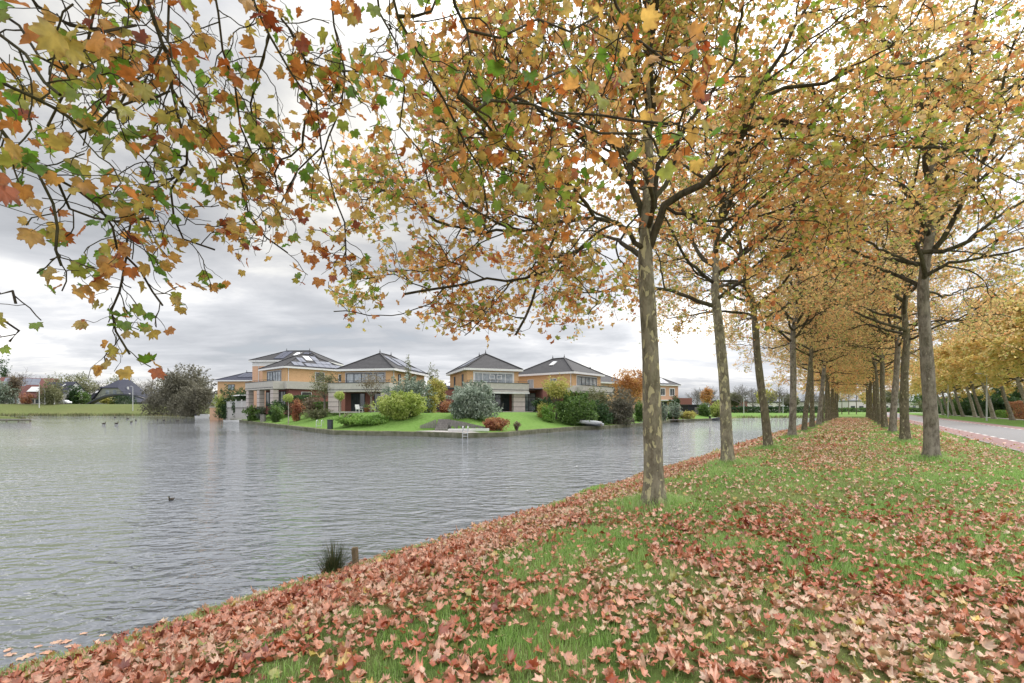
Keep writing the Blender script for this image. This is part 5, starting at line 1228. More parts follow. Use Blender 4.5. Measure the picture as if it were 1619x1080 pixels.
def bare_tree(label, px, d, ytop, w_px, seed, z0=None, group='leafless trees on the horizon'):
    x = gx(px, d); z0 = gz(x, d) if z0 is None else z0; ht = CAM_Z-(ytop-PY)*d/F-z0; T = Tree(seed); root = thing('bare_tree', label, 'tree', (x, d, z0), 0, group)
    T.polys.append(([Vector((0, 0, -.2)), Vector((.1, 0, ht*.2)), Vector((0, 0, ht*.4))], [.03*ht, .024*ht, .018*ht], 6)); w = w_px*d/F
    cfg = [dict(sides=4, seg=ht*.1, wander=.14, up=.06, up2=.0, rmin=.05, kids=8, t0=.2, len=1, ang=(30, 60), thick=.02),
           dict(sides=3, seg=ht*.07, wander=.2, up=.03, up2=-.03, rmin=.035, kids=6, t0=.15, len=ht*.25, ang=(25, 55), thick=.013),
           dict(sides=3, seg=ht*.06, wander=.25, up=.0, up2=-.03, rmin=.028, kids=0, t0=.15, len=ht*.13, ang=(25, 60), thick=.013)]
    for j in range(9):
        a = j*2.4; el = R(25+7*j); dd = Vector((math.cos(a)*math.cos(el), math.sin(a)*math.cos(el), math.sin(el)))
        T.branch((0, 0, ht*(.22+.02*j)), dd, ht*.30+w*.22*math.cos(el), .012*ht, 0, cfg)
    tubes(T.polys[:1], 'trunk', GREYBARK, root, False); tubes(T.polys[1:], 'branches', GREYBARK, root, False)
    return root
for k, (px, d, yt, w) in enumerate([(62, 235, 588, 24), (152, 240, 592, 24), (216, 230, 592, 26), (240, 225, 590, 30), (30, 190, 574, 14)]):
    bare_tree(['leafless tree above the white gable', 'leafless tree left of the slate roof', 'leafless tree right of the slate roof', 'leafless tree between the domed ones near the willow', 'leafless tree above the far left house'][k], px, d, yt, w, 200+k)
for k, (px, d, yt, w) in enumerate([(1102, 150, 607, 26), (1122, 175, 604, 22), (1172, 170, 600, 26), (1190, 190, 606, 24), (1232, 165, 604, 26), (1282, 180, 612, 22), (1300, 190, 616, 22)]):
    bare_tree(['leafless tree right of the peach house', 'leafless tree behind the black shed', 'leafless tree right of the second trunk', 'leafless tree left of the third trunk', 'leafless tree right of the third trunk', 'leafless tree in the distance among the far left row trunks', 'leafless tree nearest the end of the avenue'][k], px, d, yt, w, 300+k)

# ================================================================== things on and round the gardens
def put(px, d, dz=0.): x = gx(px, d); return (x, d, gz(x, d)+dz)
GREYP = M('grey_hull', (.44, .45, .46), .5, .08, 5)
# deck with retaining boards and balustrade
a = Vector((gx(357, 92), 92, 0)); b = Vector((gx(392, 80), 80, 0)); r = thing('garden_deck', 'raised deck with pale grey board wall and white balustrade over the water', 'deck', (a.x, a.y, 0))
d_ = b-a; L_ = d_.length; dn = d_.normalized()
mb = MB()
for i in range(40): mb.beam(dn*(L_*i/40)+Vector((0, 0, .42)), dn*(L_*(i+.93)/40)+Vector((0, 0, .42)), .08, 2.5)
mb.build('board_wall', M('silver_boards', (.44, .42, .40), .9, .12, 3), r); n_ = Vector((-dn.y, dn.x, 0))
MB().add([dn*-.1-n_*.15+Vector((0, 0, 1.7)), dn*(L_+.1)-n_*.15+Vector((0, 0, 1.7)), dn*(L_+.1)+n_*6+Vector((0, 0, 1.7)), dn*-.1+n_*6+Vector((0, 0, 1.7)),
          dn*-.1-n_*.15+Vector((0, 0, 1.8)), dn*(L_+.1)-n_*.15+Vector((0, 0, 1.8)), dn*(L_+.1)+n_*6+Vector((0, 0, 1.8)), dn*-.1+n_*6+Vector((0, 0, 1.8))], [(0, 3, 2, 1), (4, 5, 6, 7), (0, 1, 5, 4), (1, 2, 6, 5), (2, 3, 7, 6), (3, 0, 4, 7)]).build('deck_floor', WOODG, r)
mb = MB()
for i in range(34): p = dn*(L_*(i+.5)/34); mb.beam(p+Vector((0, 0, 1.82)), p+Vector((0, 0, 2.9)), .09)
mb.beam(Vector((0, 0, 2.95)), dn*L_+Vector((0, 0, 2.95)), .12, .08); mb.build('balustrade', M('pale_rail', (.50, .50, .49), .8, .08, 4), r)
for i in range(5): p = dn*(L_*i/4); MB().beam(p+Vector((0, 0, 1.82)), p+Vector((0, 0, 3.25)), .2).build('post', M('pale_rail', (.5, .5, .49)), r)
# parasol on the deck
r = thing('parasol', 'flat white shade sail parasol above the deck balustrade', 'parasol', (gx(376, 86), 88, 1.8))
MB().tube([(0, 0, 0), (0, 0, 2.6)], .05).build('pole', WHITEP, r)
MB().add([(-1.6, -1.4, 2.25), (1.6, -1.4, 2.35), (1.6, 1.4, 2.35), (-1.6, 1.4, 2.25), (0, 0, 2.62), (-1.6, -1.4, 2.2), (1.6, -1.4, 2.3), (1.6, 1.4, 2.3), (-1.6, 1.4, 2.2)], [(0, 1, 4), (1, 2, 4), (2, 3, 4), (3, 0, 4), (0, 5, 6, 1), (1, 6, 7, 2), (2, 7, 8, 3), (3, 8, 5, 0), (8, 7, 6, 5)]).build('canopy', FASCIA, r)
# orange pillar under the ivy
r = thing('brick_pillar', 'orange pink pillar of brick standing by the water under yellow green ivy', 'pillar', (gx(347, 95), 94, -.8))
MB().box(-.9, .9, -.7, .7, 0, 2.6).build('shaft', BRICKP, r); MB().box(-1.0, 1.0, -.8, .8, 2.61, 2.8).build('capstone', CONC, r)
# boats
def hull(L, W, Hh, flare=.7, n=10, open_=True):
    mb = MB(); rings = []
    for i in range(n+1):
        t = i/n; w = W/2*(math.sin(math.pi*min(1, .28+t*.72))**.7 if t < .999 else .03); w = max(w, .03); k = Hh*(1+.35*t*t)
        x = L*(t-.5); rings.append([(x, -w, k), (x, -w*flare, .12*Hh), (x, 0, 0), (x, w*flare, .12*Hh), (x, w, k), (x, w-.07 if w > .1 else w*.5, k-.02), (x, 0, Hh*.35), (x, -w+.07 if w > .1 else -w*.5, k-.02)])
    for rg_ in rings: mb.v += rg_
    for i in range(n):
        for k in range(8): mb.f.append((i*8+k, i*8+(k+1) % 8, (i+1)*8+(k+1) % 8, (i+1)*8+k))
    mb.f.append(tuple(range(7, -1, -1))); mb.f.append(tuple(n*8+k for k in range(8))); return mb
r = thing('motor_boat', 'small white and grey boat moored at the waterline under the left willow', 'boat', (gx(331, 112), 111, WATER_Z-.15), R(15), 'moored boats')
hull(4.6, 1.7, .75).build('hull', WHITEP, r); MB().box(-1.2, .6, -.6, .6, .5, 1.15).build('cover', GREYP, r); MB().box(-2.5, -2.2, -.18, .18, .4, 1.2).build('outboard_motor', BLACKP, r)
r = thing('rowing_boat', 'flat pale punt tied to the dark quay left of the garden deck', 'boat', (gx(369, 80), 80, WATER_Z-.1), R(-20), 'moored boats')
hull(3.8, 1.2, .42).build('hull', WHITEP, r); MB().box(-.4, -.1, -.5, .5, .3, .36).build('thwart', WOODG, r)
def torus_boat(label, loc, rz, tilt):
    r = thing('inflatable_dinghy', label, 'dinghy', loc, rz); r.rotation_euler = (R(tilt), R(-3), rz)
    pts = [(-1.7, -.55, .28), (-1.0, -.6, .26), (0, -.62, .26), (.9, -.55, .30), (1.5, -.3, .40), (1.75, 0, .47), (1.5, .3, .40), (.9, .55, .30), (0, .62, .26), (-1.0, .6, .26), (-1.7, .55, .28)]
    MB().tube(pts, [.12]+[.23]*9+[.12], 12).build('tube', GREYP, r, True)
    MB().box(-1.45, 1.1, -.45, .45, .10, .15).build('floor_board', M('dinghy_floor', (.30, .31, .33)), r); MB().box(-1.5, -1.42, -.45, .45, .1, .52).build('transom', WOODB, r)
    MB().box(-.5, -.25, -.5, .5, .33, .37).build('seat', WHITEP, r); MB().tube([(-1.3, -.84, .32), (0, -.87, .3), (1.0, -.78, .34)], .02, 5).build('grab_rope', BLACKP, r)
torus_boat('light grey inflatable dinghy drawn up on the edge of the sloping lawn', put(929, 51.3, .08), R(158), 10)
r = thing('canoe', 'long white canoe lying on the quay beside the timber steps', 'canoe', put(741, 38.6, .02), R(-4)); hull(3.5, .42, .2).build('hull', WHITEP, r)
MB().box(-.6, -.4, -.16, .16, .15, .18).build('seat', WOODG, r)
for k, (px, d) in enumerate([(1012, 64.5), (1128, 93)]):
    r = thing('rowing_boat', ['dark little boat at the quay just left of the nearest trunk', 'dark boat moored before the black shed'][k], 'boat', (gx(px, d), d-.8, WATER_Z-.1), R(35), 'moored boats')
    hull(3.6, 1.4, .5).build('hull', M('dark_hull', (.06, .065, .075), .5), r); MB().box(-.3, 0, -.6, .6, .36, .42).build('thwart', WOODG, r); MB().box(-2.0, -1.75, -.15, .15, .3, .95).build('outboard_motor', BLACKP, r)
# timber retaining walls and steps
def board_wall(label, pts, ztop):
    r = thing('retaining_wall', label, 'wall', (pts[0][0], pts[0][1], 0)); mb = MB(); o = Vector((pts[0][0], pts[0][1], 0))
    for (a, za), (b, zb_) in zip(list(zip(pts, ztop))[:-1], list(zip(pts, ztop))[1:]):
        A = Vector((*a, 0))-o; B = Vector((*b, 0))-o; n = max(2, int((B-A).length/.16))
        for i in range(n):
            p = A.lerp(B, (i+.5)/n); z1 = za+(zb_-za)*(i+.5)/n+.02*math.sin(i*3.1); dd = (B-A).normalized()*.07; mb.beam(p-dd+Vector((0, 0, (z1-.6)/2)), p+dd+Vector((0, 0, (z1-.6)/2)), .07, z1+.6)
    mb.build('boards', WOODG, r); return r
board_wall('weathered board wall rising to the left side of the garden steps', [(gx(664, 41.4), 41.4), (gx(690, 41.6), 41.6)], [.05, .62])
board_wall('weathered board wall falling away to the right of the garden steps', [(gx(709, 41.2), 41.2), (gx(733, 40.2), 40.2), (gx(770, 39.2), 39.2)], [.62, .42, -.02])
r = thing('garden_steps', 'six weathered timber steps climbing from the quay between board walls', 'steps', (gx(699.5, 41), 40.2, -.30))
for i in range(6): MB().box(-.56, .56, .36*i, .36*i+.40, .155*i-.05, .155*(i+1)-.02).build('step', WOODG, r)
# swim ladders
def ladder(label, px, d, wpx, top, bot, g='ladders at the quay'):
    x = gx(px, d); w = wpx*d/F/2; r = thing('quay_ladder', label, 'ladder', (x, d, 0), 0, g)
    for s in (-1, 1): MB().tube([(s*w, .5, top-.35), (s*w, .42, top-.05), (s*w, .2, top), (s*w, .0, top-.12), (s*w, -.05, bot)], .03, 8).build('rail', STEEL, r)
    n = 4
    for i in range(n): z = bot+.12+(top-.5-bot)*i/n; MB().box(-w, w, -.09, .0, z, z+.04).build('rung', STEEL, r)
ladder('pale ladder with hooped rails on the quay before the bright lawn', 504, 46.6, 8, .42, -1.0)
ladder('pale ladder on the quay below the white canoe', 735.5, 35.95, 8, .20, -1.15)
# bollards / boxes on the quay
def bollard(label, px, d, w, h_, mat=DARKF):
    r = thing('mooring_post', label, 'post', put(px, d, -.05), 0, 'dark posts on the quay')
    MB().box(-w/2, w/2, -w/2, w/2, 0, h_).build('shaft', mat, r, bevel=.03); MB().box(-w/2-.03, w/2+.03, -w/2-.03, w/2+.03, h_+.002, h_+.06).build('cap', mat, r)
bollard('black post on the quay beside the low green mound', 522, 43.4, .42, .9); bollard('grey post at the left tip of the bright lawn', 416, 67, .6, 1.05, WOODG)
for k, (px, d) in enumerate([(908, 50.3), (923, 51.2)]):
    r = thing('mooring_buoy', ['white float on the quay face left of the dinghy bow', 'white float on the quay face under the dinghy'][k], 'float', (gx(px, d), d-.42, -.45), 0, 'white floats on the quay')
    MB().lathe([(.02, -.08), (.10, -.05), (.12, 0), (.10, .05), (.02, .08)], 10).build('float_body', WHITEP, r, True); MB().tube([(0, 0, .07), (0, .25, .2)], .012, 5).build('rope', WOODB, r)
# chairs and a table
def chair(label, loc, rz, mat, grp, s=1.0):
    r = thing('garden_chair', label, 'chair', loc, rz, grp); r.scale = (s,)*3
    MB().box(-.28, .28, -.28, .28, .40, .46).build('seat', mat, r, bevel=.015)
    MB().add([(-.28, .22, .47), (.28, .22, .47), (.28, .30, .47), (-.28, .30, .47), (-.28, .34, .95), (.28, .34, .95), (.28, .40, .95), (-.28, .40, .95)], [(0, 3, 2, 1), (4, 5, 6, 7), (0, 1, 5, 4), (1, 2, 6, 5), (2, 3, 7, 6), (3, 0, 4, 7)]).build('backrest', mat, r)
    for sx in (-1, 1):
        for sy in (-1, 1): MB().beam((sx*.24, sy*.24, 0), (sx*.25, sy*.25, .40), .05).build('leg', mat, r)
        MB().beam((sx*.30, -.25, .66), (sx*.30, .34, .68), .05, .04).build('armrest', mat, r)
    return r
chair('white garden chair left of the terrace tree', put(568, 54.5), R(60), WHITEP, 'white garden chairs', 1.05)
chair('white garden chair right of the terrace tree', put(589, 54.8), R(-70), WHITEP, 'white garden chairs', 1.05)
chair('black garden chair left of the black table', put(777, 54.0), R(90), BLACKP, 'black garden chairs', 1.15)
chair('black garden chair right of the black table', put(790, 53.2), R(-100), BLACKP, 'black garden chairs', 1.15)
r = thing('garden_table', 'small black garden table between two black chairs on the terrace', 'table', put(783.5, 54.6)); MB().box(-.6, .6, -.4, .4, .78, .83).build('tabletop', BLACKP, r)
for sx in (-1, 1):
    for sy in (-1, 1): MB().beam((sx*.5, sy*.32, 0), (sx*.5, sy*.32, .78), .05).build('leg', BLACKP, r)
def planter(label, px, d, w, hh, mat): 
    r = thing('planter', label, 'planter', put(px, d)); MB().lathe([(w*.36, 0), (w*.5, hh*.9), (w*.54, hh*.92), (w*.54, hh), (w*.46, hh), (w*.44, hh*.8)], 12).build('pot', mat, r, True)
    rg = np.random.default_rng(int(px)); v = rg.normal(size=(160, 3))*np.array([w*.35, w*.35, w*.3])+np.array([0, 0, hh+w*.3]); leaf_object('plant', v, .08, rg, G_MID, 3, r)
planter('dark planter with a plant right of the deck wall', 396, 73.2, 1.1, .8, DARKF); planter('terracotta planter between the white chairs', 579, 55, .6, .55, M('terracotta', (.33, .14, .08)))
# white post-and-beam pergola by the corner villa, tool shed, jetties on the right
r = thing('shed', 'small black shed on the far quay between the nearest and second trunks', 'shed', (gx(1096, 100), 100, .2), R(10)); MB().box(-2.2, 2.2, -1.5, 1.5, -.4, 2.1).build('wall', M('black_boards', (.035, .035, .045), .8, .2, 5, wave=('X', 2, .2, .4)), r)
MB().box(-2.4, 2.4, -1.7, 1.7, 2.11, 2.28).build('roof', DARKF, r); MB().box(-.6, .6, -1.56, -1.502, -.3, 1.7).build('door', WOODG, r)
for k, (p0, p1, d0, d1) in enumerate([(1052, 1076, 78.5, 82), (1112, 1142, 97, 99)]):
    r = thing('jetty', ['low pale jetty right of the nearest trunk', 'low grey jetty left of the second trunk'][k], 'jetty', (gx(p0, d0), d0-1.2, 0), 0, 'jetties on the far quay'); wv = Vector((gx(p1, d1)-gx(p0, d0), d1-d0, 0))
    mb = MB()
    for i in range(24): q_ = wv*(i/24); n = Vector((-wv.y, wv.x, 0)).normalized()*.8; mb.beam(q_-n+Vector((0, 0, -.34)), q_+n+Vector((0, 0, -.34)), .16, .07)
    mb.build('planks', WOODG, r)
    for i in range(4): MB().tube([wv*(i/3)+Vector((0, 0, -1.4)), wv*(i/3)+Vector((0, 0, .1))], .09).build('pile', WOODB, r)
for k, (px, d, t_) in enumerate([(1139, 99, 638), (1107, 98, 643), (1118, 98.5, 644)]):
    x = gx(px, d); zt = CAM_Z-(t_-PY)*d/F; r = thing('mooring_pole', ['thin white pole on the far quay left of the second trunk', 'dark pile at the black shed', 'dark pile right of the black shed'][k], 'pole', (x, d, -.4), 0, 'poles on the far quay')
    MB().tube([(0, 0, 0), (0, 0, zt+.4)], .10 if k == 0 else .22).build('shaft', WHITEP if k == 0 else WOODB, r); MB().lathe([(.13, 0), (.10, .06), (.02, .1)], 8).build('cap', DARKF, r).location = (0, 0, zt+.4)
# left jetty and mound
r = thing('jetty', 'long grey landing stage at the left edge of the water', 'jetty', (gx(-20, 82), 82, 0), 0); mb = MB()
for i in range(44): mb.beam(Vector((i*.2, -.9, -.35)), Vector((i*.2+.0, 1.3, -.33)), .17, .07)
mb.build('planks', WOODG, r); MB().beam((-.1, -.8, -.50), (8.8, -.8, -.50), .12, .22).build('side_beam', MOSSY, r)
for i in range(5): MB().tube([(i*2.1+.1, -.75, -1.4), (i*2.1+.1, -.75, -.3)], .1).build('pile', WOODB, r)
# arched footbridge across the water inlet
r = thing('footbridge', 'slender dark arched footbridge before the slate roofed villa', 'bridge', (gx(135, 170), 170, 1.9), R(0)); Wb = (247-135)*170/F; arch = MB(); deck = MB(); rail = MB(); N_ = 28
def zar(t): return 1.1+4.1*(1-(2*t-1)**2)*(1-.10*t)
for i in range(N_):
    t0, t1 = i/N_, (i+1)/N_
    for y_ in (0, 2.4): arch.beam((Wb*t0, y_, zar(t0)), (Wb*t1, y_, zar(t1)), .16, .55 if y_ == 0 else .4)
    deck.beam((Wb*t0, 1.2, zar(t0)*.97+.05), (Wb*t1, 1.2, zar(t1)*.97+.05), 2.2, .12)
    if i % 2 == 0:
        for y_ in (0, 2.4): rail.beam((Wb*t0, y_, zar(t0)), (Wb*t0, y_, zar(t0)+1.1), .05)
    for y_ in (0, 2.4): rail.beam((Wb*t0, y_, zar(t0)+1.1), (Wb*t1, y_, zar(t1)+1.1), .07)
arch.build('arch', DARKF, r); deck.build('deck', WOODG, r); rail.build('railing', DARKF, r)
for x_ in (.2, Wb-.2): MB().box(x_-.9, x_+.9, -.6, 3.0, -1.5, 1.3).build('abutment', CONC, r)
# lamp posts
def lamp(label, x, y, z, hh, arm, grp, rz=0, mat=STEEL, r0=.09):
    r = thing('street_lamp', label, 'street lamp', (x, y, z), rz, grp)
    MB().tube([(0, 0, -.2), (0, 0, hh*.5), (0, 0, hh)], [r0, r0*.8, r0*.5], 10).build('pole', mat, r)
    MB().tube([(0, 0, hh-.02), (arm*.4, 0, hh+.18), (arm, 0, hh+.22)], .035, 8).build('arm', mat, r)
    MB().add([(arm-.1, -.12, hh+.15), (arm+.55, -.09, hh+.20), (arm+.55, .09, hh+.20), (arm-.1, .12, hh+.15), (arm-.1, -.10, hh+.28), (arm+.45, -.06, hh+.28), (arm+.45, .06, hh+.28), (arm-.1, .10, hh+.28)], [(0, 3, 2, 1), (4, 5, 6, 7), (0, 1, 5, 4), (1, 2, 6, 5), (2, 3, 7, 6), (3, 0, 4, 7)]).build('lamp_head', mat, r)
    return r
lamp('slim white lamp post on the verge across the road, right of the thickest trunk', gx(1560, 59), 59, 0, 5.9, .9, 'lamp posts across the road', R(180))
lamp('farther slim lamp post on the verge across the road, near the leaning trunks', gx(1499, 84), 84, 0, 7.3, .9, 'lamp posts across the road', R(180))
lamp('lamp post with its arm to the left before the maroon house', gx(62, 158), 158, gz(gx(62, 158), 158), 8.4, 3.0, 'lamp posts across the water', R(180), r0=.14)
lamp('shorter lamp post with a flat head beside the maroon house', gx(71, 162), 162, gz(gx(71, 162), 162), 5.2, .4, 'lamp posts across the water', R(180), r0=.13)
lamp('lamp post standing alone in front of the arched footbridge', gx(210, 156), 156, gz(gx(210, 156), 156), 8.2, .5, 'lamp posts across the water', R(180), r0=.12)
for k, (px, d) in enumerate([(1176, 150), (1409, 150), (1238, 160)]):
    lamp(['distant lamp post seen between the second and third trunks', 'distant lamp post beyond the end of the avenue on the road side', 'distant lamp post right of the third trunk'][k], gx(px, d), d, -.1, 5.5, .6, 'distant lamp posts', 0, r0=.14)
# white posts at the far left
for k, (px, d) in enumerate([(75, 164), (82, 165), (86, 163)]):
    r = thing('goal_post', ['white post of a frame left of the parked car', 'second white post, between the other two by the parked car', 'white post nearest the parked car'][k], 'post', put(px, d), 0, 'white posts by the parked car'); MB().box(-.12, .12, -.12, .12, 0, [2.4, 2.0, 2.2][k]).build('shaft', WHITEP, r); MB().box(-.16, .16, -.16, .16, [2.402, 2.002, 2.202][k], [2.46, 2.06, 2.26][k]).build('cap', WHITEP, r)
# parked white car
def car(label, loc, rz):
    r = thing('parked_car', label, 'car', loc, rz); CW = M('car_paint_white', (.70, .71, .73), .3, .04, 3, spec=.7)
    prof = [(-2.2, .35), (-2.2, .75), (-2.05, .92), (-1.5, .98), (-.95, 1.42), (.55, 1.45), (1.15, .98), (1.95, .86), (2.2, .62), (2.2, .35)]
    mb = MB(); ring = []
    for yy, s_ in ((-.86, 1), (-.78, 1.02), (.78, 1.02), (.86, 1)):
        mb.v += [(x_, yy*(1 if z_ < 1 else .82), z_) for x_, z_ in prof]
    n = len(prof)
    for j in range(3):
        for i in range(n): mb.f.append((j*n+i, j*n+(i+1) % n, (j+1)*n+(i+1) % n, (j+1)*n+i))
    mb.f.append(tuple(range(n-1, -1, -1))); mb.f.append(tuple(3*n+i for i in range(n))); b = mb.build('body', CW, r)
    for s in (-1, 1):
        MB().add([(-1.3, s*.80, 1.0), (-.9, s*.725, 1.36), (.5, s*.725, 1.38), (.98, s*.80, 1.0)], [(0, 1, 2, 3)] if s > 0 else [(3, 2, 1, 0)]).build('side_window', GLASS, r)
        for x_ in (-1.35, 1.4):
            t_ = MB().lathe([(.2, -.1), (.31, -.1), (.33, -.05), (.33, .05), (.31, .1), (.2, .1)], 16).build('wheel', BLACKP, r); t_.rotation_euler = (R(90), 0, 0); t_.location = (x_, s*.80, .33)
            MB().lathe([(.02, -.105), (.2, -.105), (.2, .105), (.02, .105)], 12).build('rim', STEEL, t_)
    MB().add([(.62, -.62, 1.43), (1.17, -.74, 1.0), (1.17, .74, 1.0), (.62, .62, 1.43)], [(0, 1, 2, 3)]).build('windscreen', GLASS, r).location = (.02, 0, .01)
    for s in (-1, 1): MB().box(2.17, 2.22, s*.6-.14, s*.6+.14, .62, .74).build('headlight', GLASS, r)
car('white estate car parked on the dike across the water', put(101, 166, .05), R(178))
# ducks
DUCKB = M('duck_brown', (.055, .045, .035), .8, .4, 20); DUCKH = M('duck_dark', (.02, .03, .025), .5, .2, 20); BEAK = M('beak', (.45, .32, .05), .5)
r = thing('duck', 'dark duck swimming, left one of the pair nearest the houses', 'duck', (gx(173.5, 70), 69, WATER_Z), R(10), 'ducks on the pond')
mb = MB(); prof = [(-.24, .03, .10), (-.18, .08, .09), (-.06, .115, .08), (.08, .11, .08), (.18, .075, .09), (.23, .03, .11)]
mb.tube([(x_, 0, z_) for x_, r_, z_ in prof], [r_ for x_, r_, z_ in prof], 10)
mb.tube([(.15, 0, .11), (.19, 0, .20), (.20, 0, .26)], [.06, .042, .045], 8); mb.build('body', DUCKB, r, True)
MB().tube([(.14, 0, .285), (.18, 0, .295), (.23, 0, .29), (.26, 0, .28)], [.02, .052, .05, .02], 8).build('head', DUCKH, r, True)
MB().tube([(.25, 0, .28), (.31, 0, .268)], [.018, .012], 6).build('beak', BEAK, r, True); MB().tube([(-.22, 0, .12), (-.30, 0, .16)], [.04, .01], 6).build('tail', DUCKB, r, True)
dk = r
for k, (px, py, lab) in enumerate([(184, 670.2, 'dark duck swimming, right one of the pair'), (207.5, 667.8, 'duck right of the pair'), (215, 665, 'duck beyond and right of the pair'), (202, 662.3, 'duck farthest out in the middle of the flock'),
                                   (249, 664.3, 'duck left of two near the willow'), (259, 665, 'duck right of two near the willow'), (281, 665.5, 'duck farthest right below the willow'), (141, 660.5, 'duck farthest left near the dike'), (182, 660.3, 'duck close to the dike above the pair'), (271, 791, 'single small floating thing, shaped like a duck, alone in the middle of the pond')]):
    d = 1692/(py-646); dup(dk, (gx(px, d), d, WATER_Z), R(k*67+20), lab, (.34 if k == 9 else 1.0), 'ducks on the pond')  # the last, shrunken copy stands for an unidentified floating thing

# posts with wire and the rush clump on the near bank
def stake(label, px, d, top_py, wpx, lean=0):
    x = gx(px, d); z0 = gz(x, d); zt = CAM_Z-(top_py-PY)*d/F; r = thing('wooden_stake', label, 'stake', (x, d, z0), 0, 'stakes on the near bank'); w = wpx*d/F; rn = random.Random(int(px))
    mb = MB(); hh = zt-z0
    ring = lambda z, k: [(sx*w/2*k+lean*z+rn.uniform(-.002, .002), sy*w/2*k+rn.uniform(-.002, .002), z+rn.uniform(-.006, .006)) for sx, sy in ((-1, -1), (-.3, -1.05), (1, -1), (1, 1), (-1, 1))]
    zs = [-.2, 0, hh*.35, hh*.7, hh-.02, hh]; mb.v = sum([ring(z, k) for z, k in zip(zs, (1, 1, .98, 1, 1, .82))], [])
    for i in range(5):
        for k in range(5): mb.f.append((i*5+k, i*5+(k+1) % 5, (i+1)*5+(k+1) % 5, (i+1)*5+k))
    mb.f.append((25, 26, 27, 28, 29)); mb.build('shaft', M('stake_timber', (.12, .09, .055), .95, .4, 18, col2=(.30, .24, .15), stretch=(1, 1, .15), bump=.8), r)
    return r, Vector((x, d, z0)), hh
d1 = 6.35; s1 = stake('taller weathered stake at the water\'s edge right of the rush clump', 563, 6.30, 865, 8, -.06)
s2 = stake('short broken stake standing inside the rush clump', 520, 6.25, 886, 8.5, .02)
w0 = s1[1]+Vector((-.02, 0, s1[2]-.15)); w1 = s2[1]+Vector((0, 0, s2[2]+.12))
wr = MB().tube([w0-w0, (w1-w0)*.5+Vector((0, 0, -.02)), (w1-w0)], .0022, 5).build('wire', DARKF); wr.location = w0; tag(wr, 'thin wire strung from the taller stake towards the rush clump', 'wire')
wr = MB().tube([(0, 0, 0), (.35, .2, -.03), (.85, .5, .0)], .0022, 5).build('wire', DARKF); wr.location = w0; tag(wr, 'thin wire running from the taller stake to the right along the water', 'wire')
def rush():
    rng = np.random.default_rng(12); x0, y0 = gx(527, 6.25), 6.25; z0 = gz(x0, y0); n = 620
    r = thing('rush_clump', 'dark spiky clump of rushes on the bank around the short stake', 'rushes', (x0, y0, z0)); V = []; T = []; Rr = []
    for i in range(n):
        a = rng.uniform(0, 6.28); q = abs(rng.normal())*.08; bx, by = q*math.cos(a), q*math.sin(a); L = rng.uniform(.26, .60); ln = rng.uniform(.05, .85)*(q/.1+.35); az = a+rng.normal()*.5
        dx, dy = math.cos(az)*ln, math.sin(az)*ln; w = rng.uniform(.0022, .0042); sx, sy = -math.sin(az)*w+w*.6, math.cos(az)*w; o = len(V); seg = 5
        for k in range(seg+1):
            t = k/seg; h_ = L*t*(1-.20*ln*t); ox = bx+dx*L*t**1.4; oy = by+dy*L*t**1.4; c = 1-t*.85; V += [(ox-sx*c, oy-sy*c, h_), (ox+sx*c, oy+sy*c, h_)]
        for k in range(seg): T += [(o+2*k, o+2*k+1, o+2*k+3), (o+2*k, o+2*k+3, o+2*k+2)]
        Rr += [rng.random()]*(2*(seg+1))
    link('stalks', tri_mesh('stalks', V, T, Rr), RUSHM, r)
    P = rng.normal(size=(26, 3))*np.array([.12, .08, .03])+np.array([.03, -.12, .07]); leaf_object('green_leaves', P, .05, rng, G_BRIGHT, 1, r)
rush()

# hedges and greenery on the right
hedge('brown beech hedge at the right edge across the road', uv2xy(94, 20.4), uv2xy(107, 20.4), 1.6, 2.6, G_RUST, 5000, .12, zbase=0)
hedge('low bright green box hedge beside the beech hedge', uv2xy(107.6, 20.0), uv2xy(114, 20.0), 1.2, 1.25, G_BRIGHT, 2500, .10, zbase=0)
hedge('brown beech hedge continuing out of the picture at the right', uv2xy(78, 20.5), uv2xy(93.5, 20.5), 1.6, 2.6, G_RUST, 5000, .12, zbase=0)
def shr(label, u, v, w, h_, mat, n=3500, leaf=.2, **k): shrub(label, u*3, 0, h_*11, v, mat, leaf, n, xy=uv2xy(u, v), wh=(w, h_), zbase=0, seed=int(u*7+v), **k)
shr('large blue green rounded bush across the road, left of the hedges', 122, 22, 7, 4.0, G_DARK, 6000)
shr('dark green conifers behind the leaning trunks', 134, 23.5, 9, 6.8, G_DARK, 6000)
shr('tall dark green hedge trees behind the leaning trunks', 146, 23, 10, 6.0, G_DARK, 6000)
shr('bright green bush among the leaning trunks', 150, 20.8, 8, 3.6, G_MID, 4000)
shr('mid green shrubs farther along the footpath', 162, 22, 10, 5.2, G_MID, 4000)
shr('dark green shrubs in the distance along the footpath', 176, 23, 12, 5.6, G_DARK, 4000)
shr('far bushes closing the view along the road', 196, 22, 14, 5.2, G_OLIVE, 4000, leaf=.3)
shr('brownish bush before the brown tiled house', 104, 24, 6, 4.2, G_OLIVE, 3000)
hedge('long dark hedge across the far end of the pond', (gx(1150, 168), 168), (gx(1322, 168), 168), 2.5, 2.0, G_DARK, 6000, .35, zbase=0)
hedge('far green hedge beyond the end of the avenue', (gx(1318, 200), 200), (gx(1460, 200), 200), 2.5, 1.6, G_MID, 4000, .4, zbase=0)
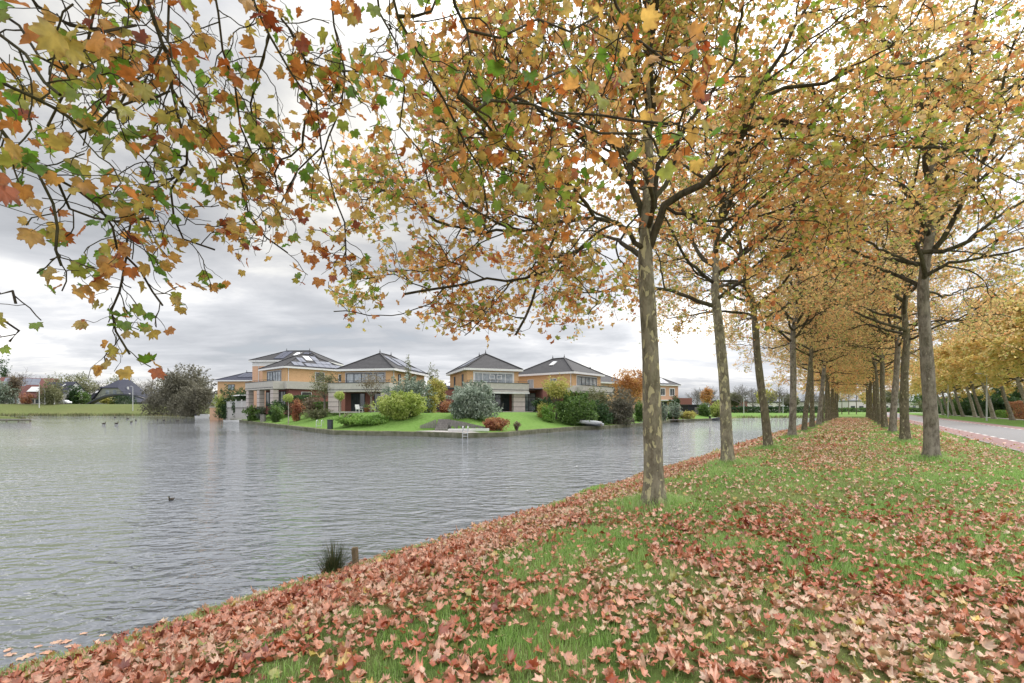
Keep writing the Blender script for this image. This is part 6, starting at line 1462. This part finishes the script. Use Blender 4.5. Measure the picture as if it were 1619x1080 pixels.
for k, (px0, px1, yt, d, m_) in enumerate([(1150, 1172, 622, 175, G_OLIVE), (1196, 1232, 616, 180, G_YEL), (1236, 1262, 624, 172, G_OLIVE), (1300, 1326, 622, 210, G_OLIVE), (1362, 1392, 618, 215, G_YEL), (1396, 1440, 616, 205, G_OLIVE), (1446, 1480, 620, 200, G_MID)]):
    shrub(['small olive tree past the second trunk', 'yellowish tree past the third trunk', 'olive tree before the fourth trunk', 'distant tree left of the avenue\'s end', 'distant yellow tree right of the avenue\'s end', 'distant olive tree above the road', 'distant green tree where the road ends'][k], px0, px1, yt, d, m_, .5, 1300, cat='tree', name='distant_tree', lobes=8, trunkh=.3, zbase=0, group='trees in the far distance')
# far low buildings glimpsed under the crowns
for k, (px, d, w_, h_, m_) in enumerate([(1205, 230, 22, 4.5, WHITEW), (1290, 240, 16, 5, CONC), (1375, 250, 26, 5.5, WHITEW), (1455, 235, 18, 5, CONC), (1160, 215, 14, 5, REDBRICK)]):
    r = thing('distant_building', ['long low white building far behind the third trunk', 'grey low building at the left of the avenue\'s end', 'white low building straight beyond the end of the avenue', 'grey building far off where the road ends', 'far red brick house past the second trunk'][k], 'building', (gx(px, d), d, 0), R(8), 'low buildings in the distance')
    MB().box(-w_/2, w_/2, 0, 8, -.5, h_).build('wall', m_, r); MB().box(-w_/2-.3, w_/2+.3, -.3, 8.3, h_+.002, h_+.5).build('roof', DARKF, r)
    for i in range(5): MB().box(-w_/2+w_*(i+.25)/5, -w_/2+w_*(i+.75)/5, -.06, -.002, 1.2, 3.0).build('window', GLASS, r)

# reeds and rough grass along the distant banks
def reeds():
    rng = np.random.default_rng(44); Vs = []; Ts = []; Rs = []; off = 0
    for i, (dens, h0, h1) in {0: (0, 0, 0), 1: (26, .25, .7), 2: (26, .25, .7), 16: (45, .3, 1.0), 17: (45, .3, 1.1), 18: (50, .3, .9), 19: (45, .3, .9), 20: (40, .3, .9)}.items():
        if not dens: continue
        a = np.array(LAKE[i]); b = np.array(LAKE[(i+1) % len(LAKE)]); L_ = np.linalg.norm(b-a); n = int(L_*dens)
        t = rng.random(n); d = (b-a)/L_; nr = np.array([-d[1], d[0]]); q = a+(b-a)*t[:, None]; q = q+nr*rng.normal(0, .45, n)[:, None]
        keep = rng.random(n) < sstep(fbm(q[:, 0], q[:, 1], 4, 9), .3, .6)+.25; q = q[keep]; n = len(q)
        V, T, ii = blades(q[:, 0], q[:, 1], np.maximum(H(q[:, 0], q[:, 1]), WATER_Z)-.03, rng.uniform(h0, h1, n), np.full(n, .07), rng, .5)
        Vs.append(V); Ts.append(T+off); Rs.append(rng.random(n)[ii]); off += len(V)
    o = link('reeds', tri_mesh('reeds', np.vstack(Vs), np.vstack(Ts), np.concatenate(Rs)), gm('reed_blade', [(0, (.07, .09, .03)), (.5, (.17, .18, .07)), (1, (.34, .29, .15))]))
    tag(o, 'rough grass and reeds along the distant banks', 'reeds'); setkind(o, 'stuff')
reeds()
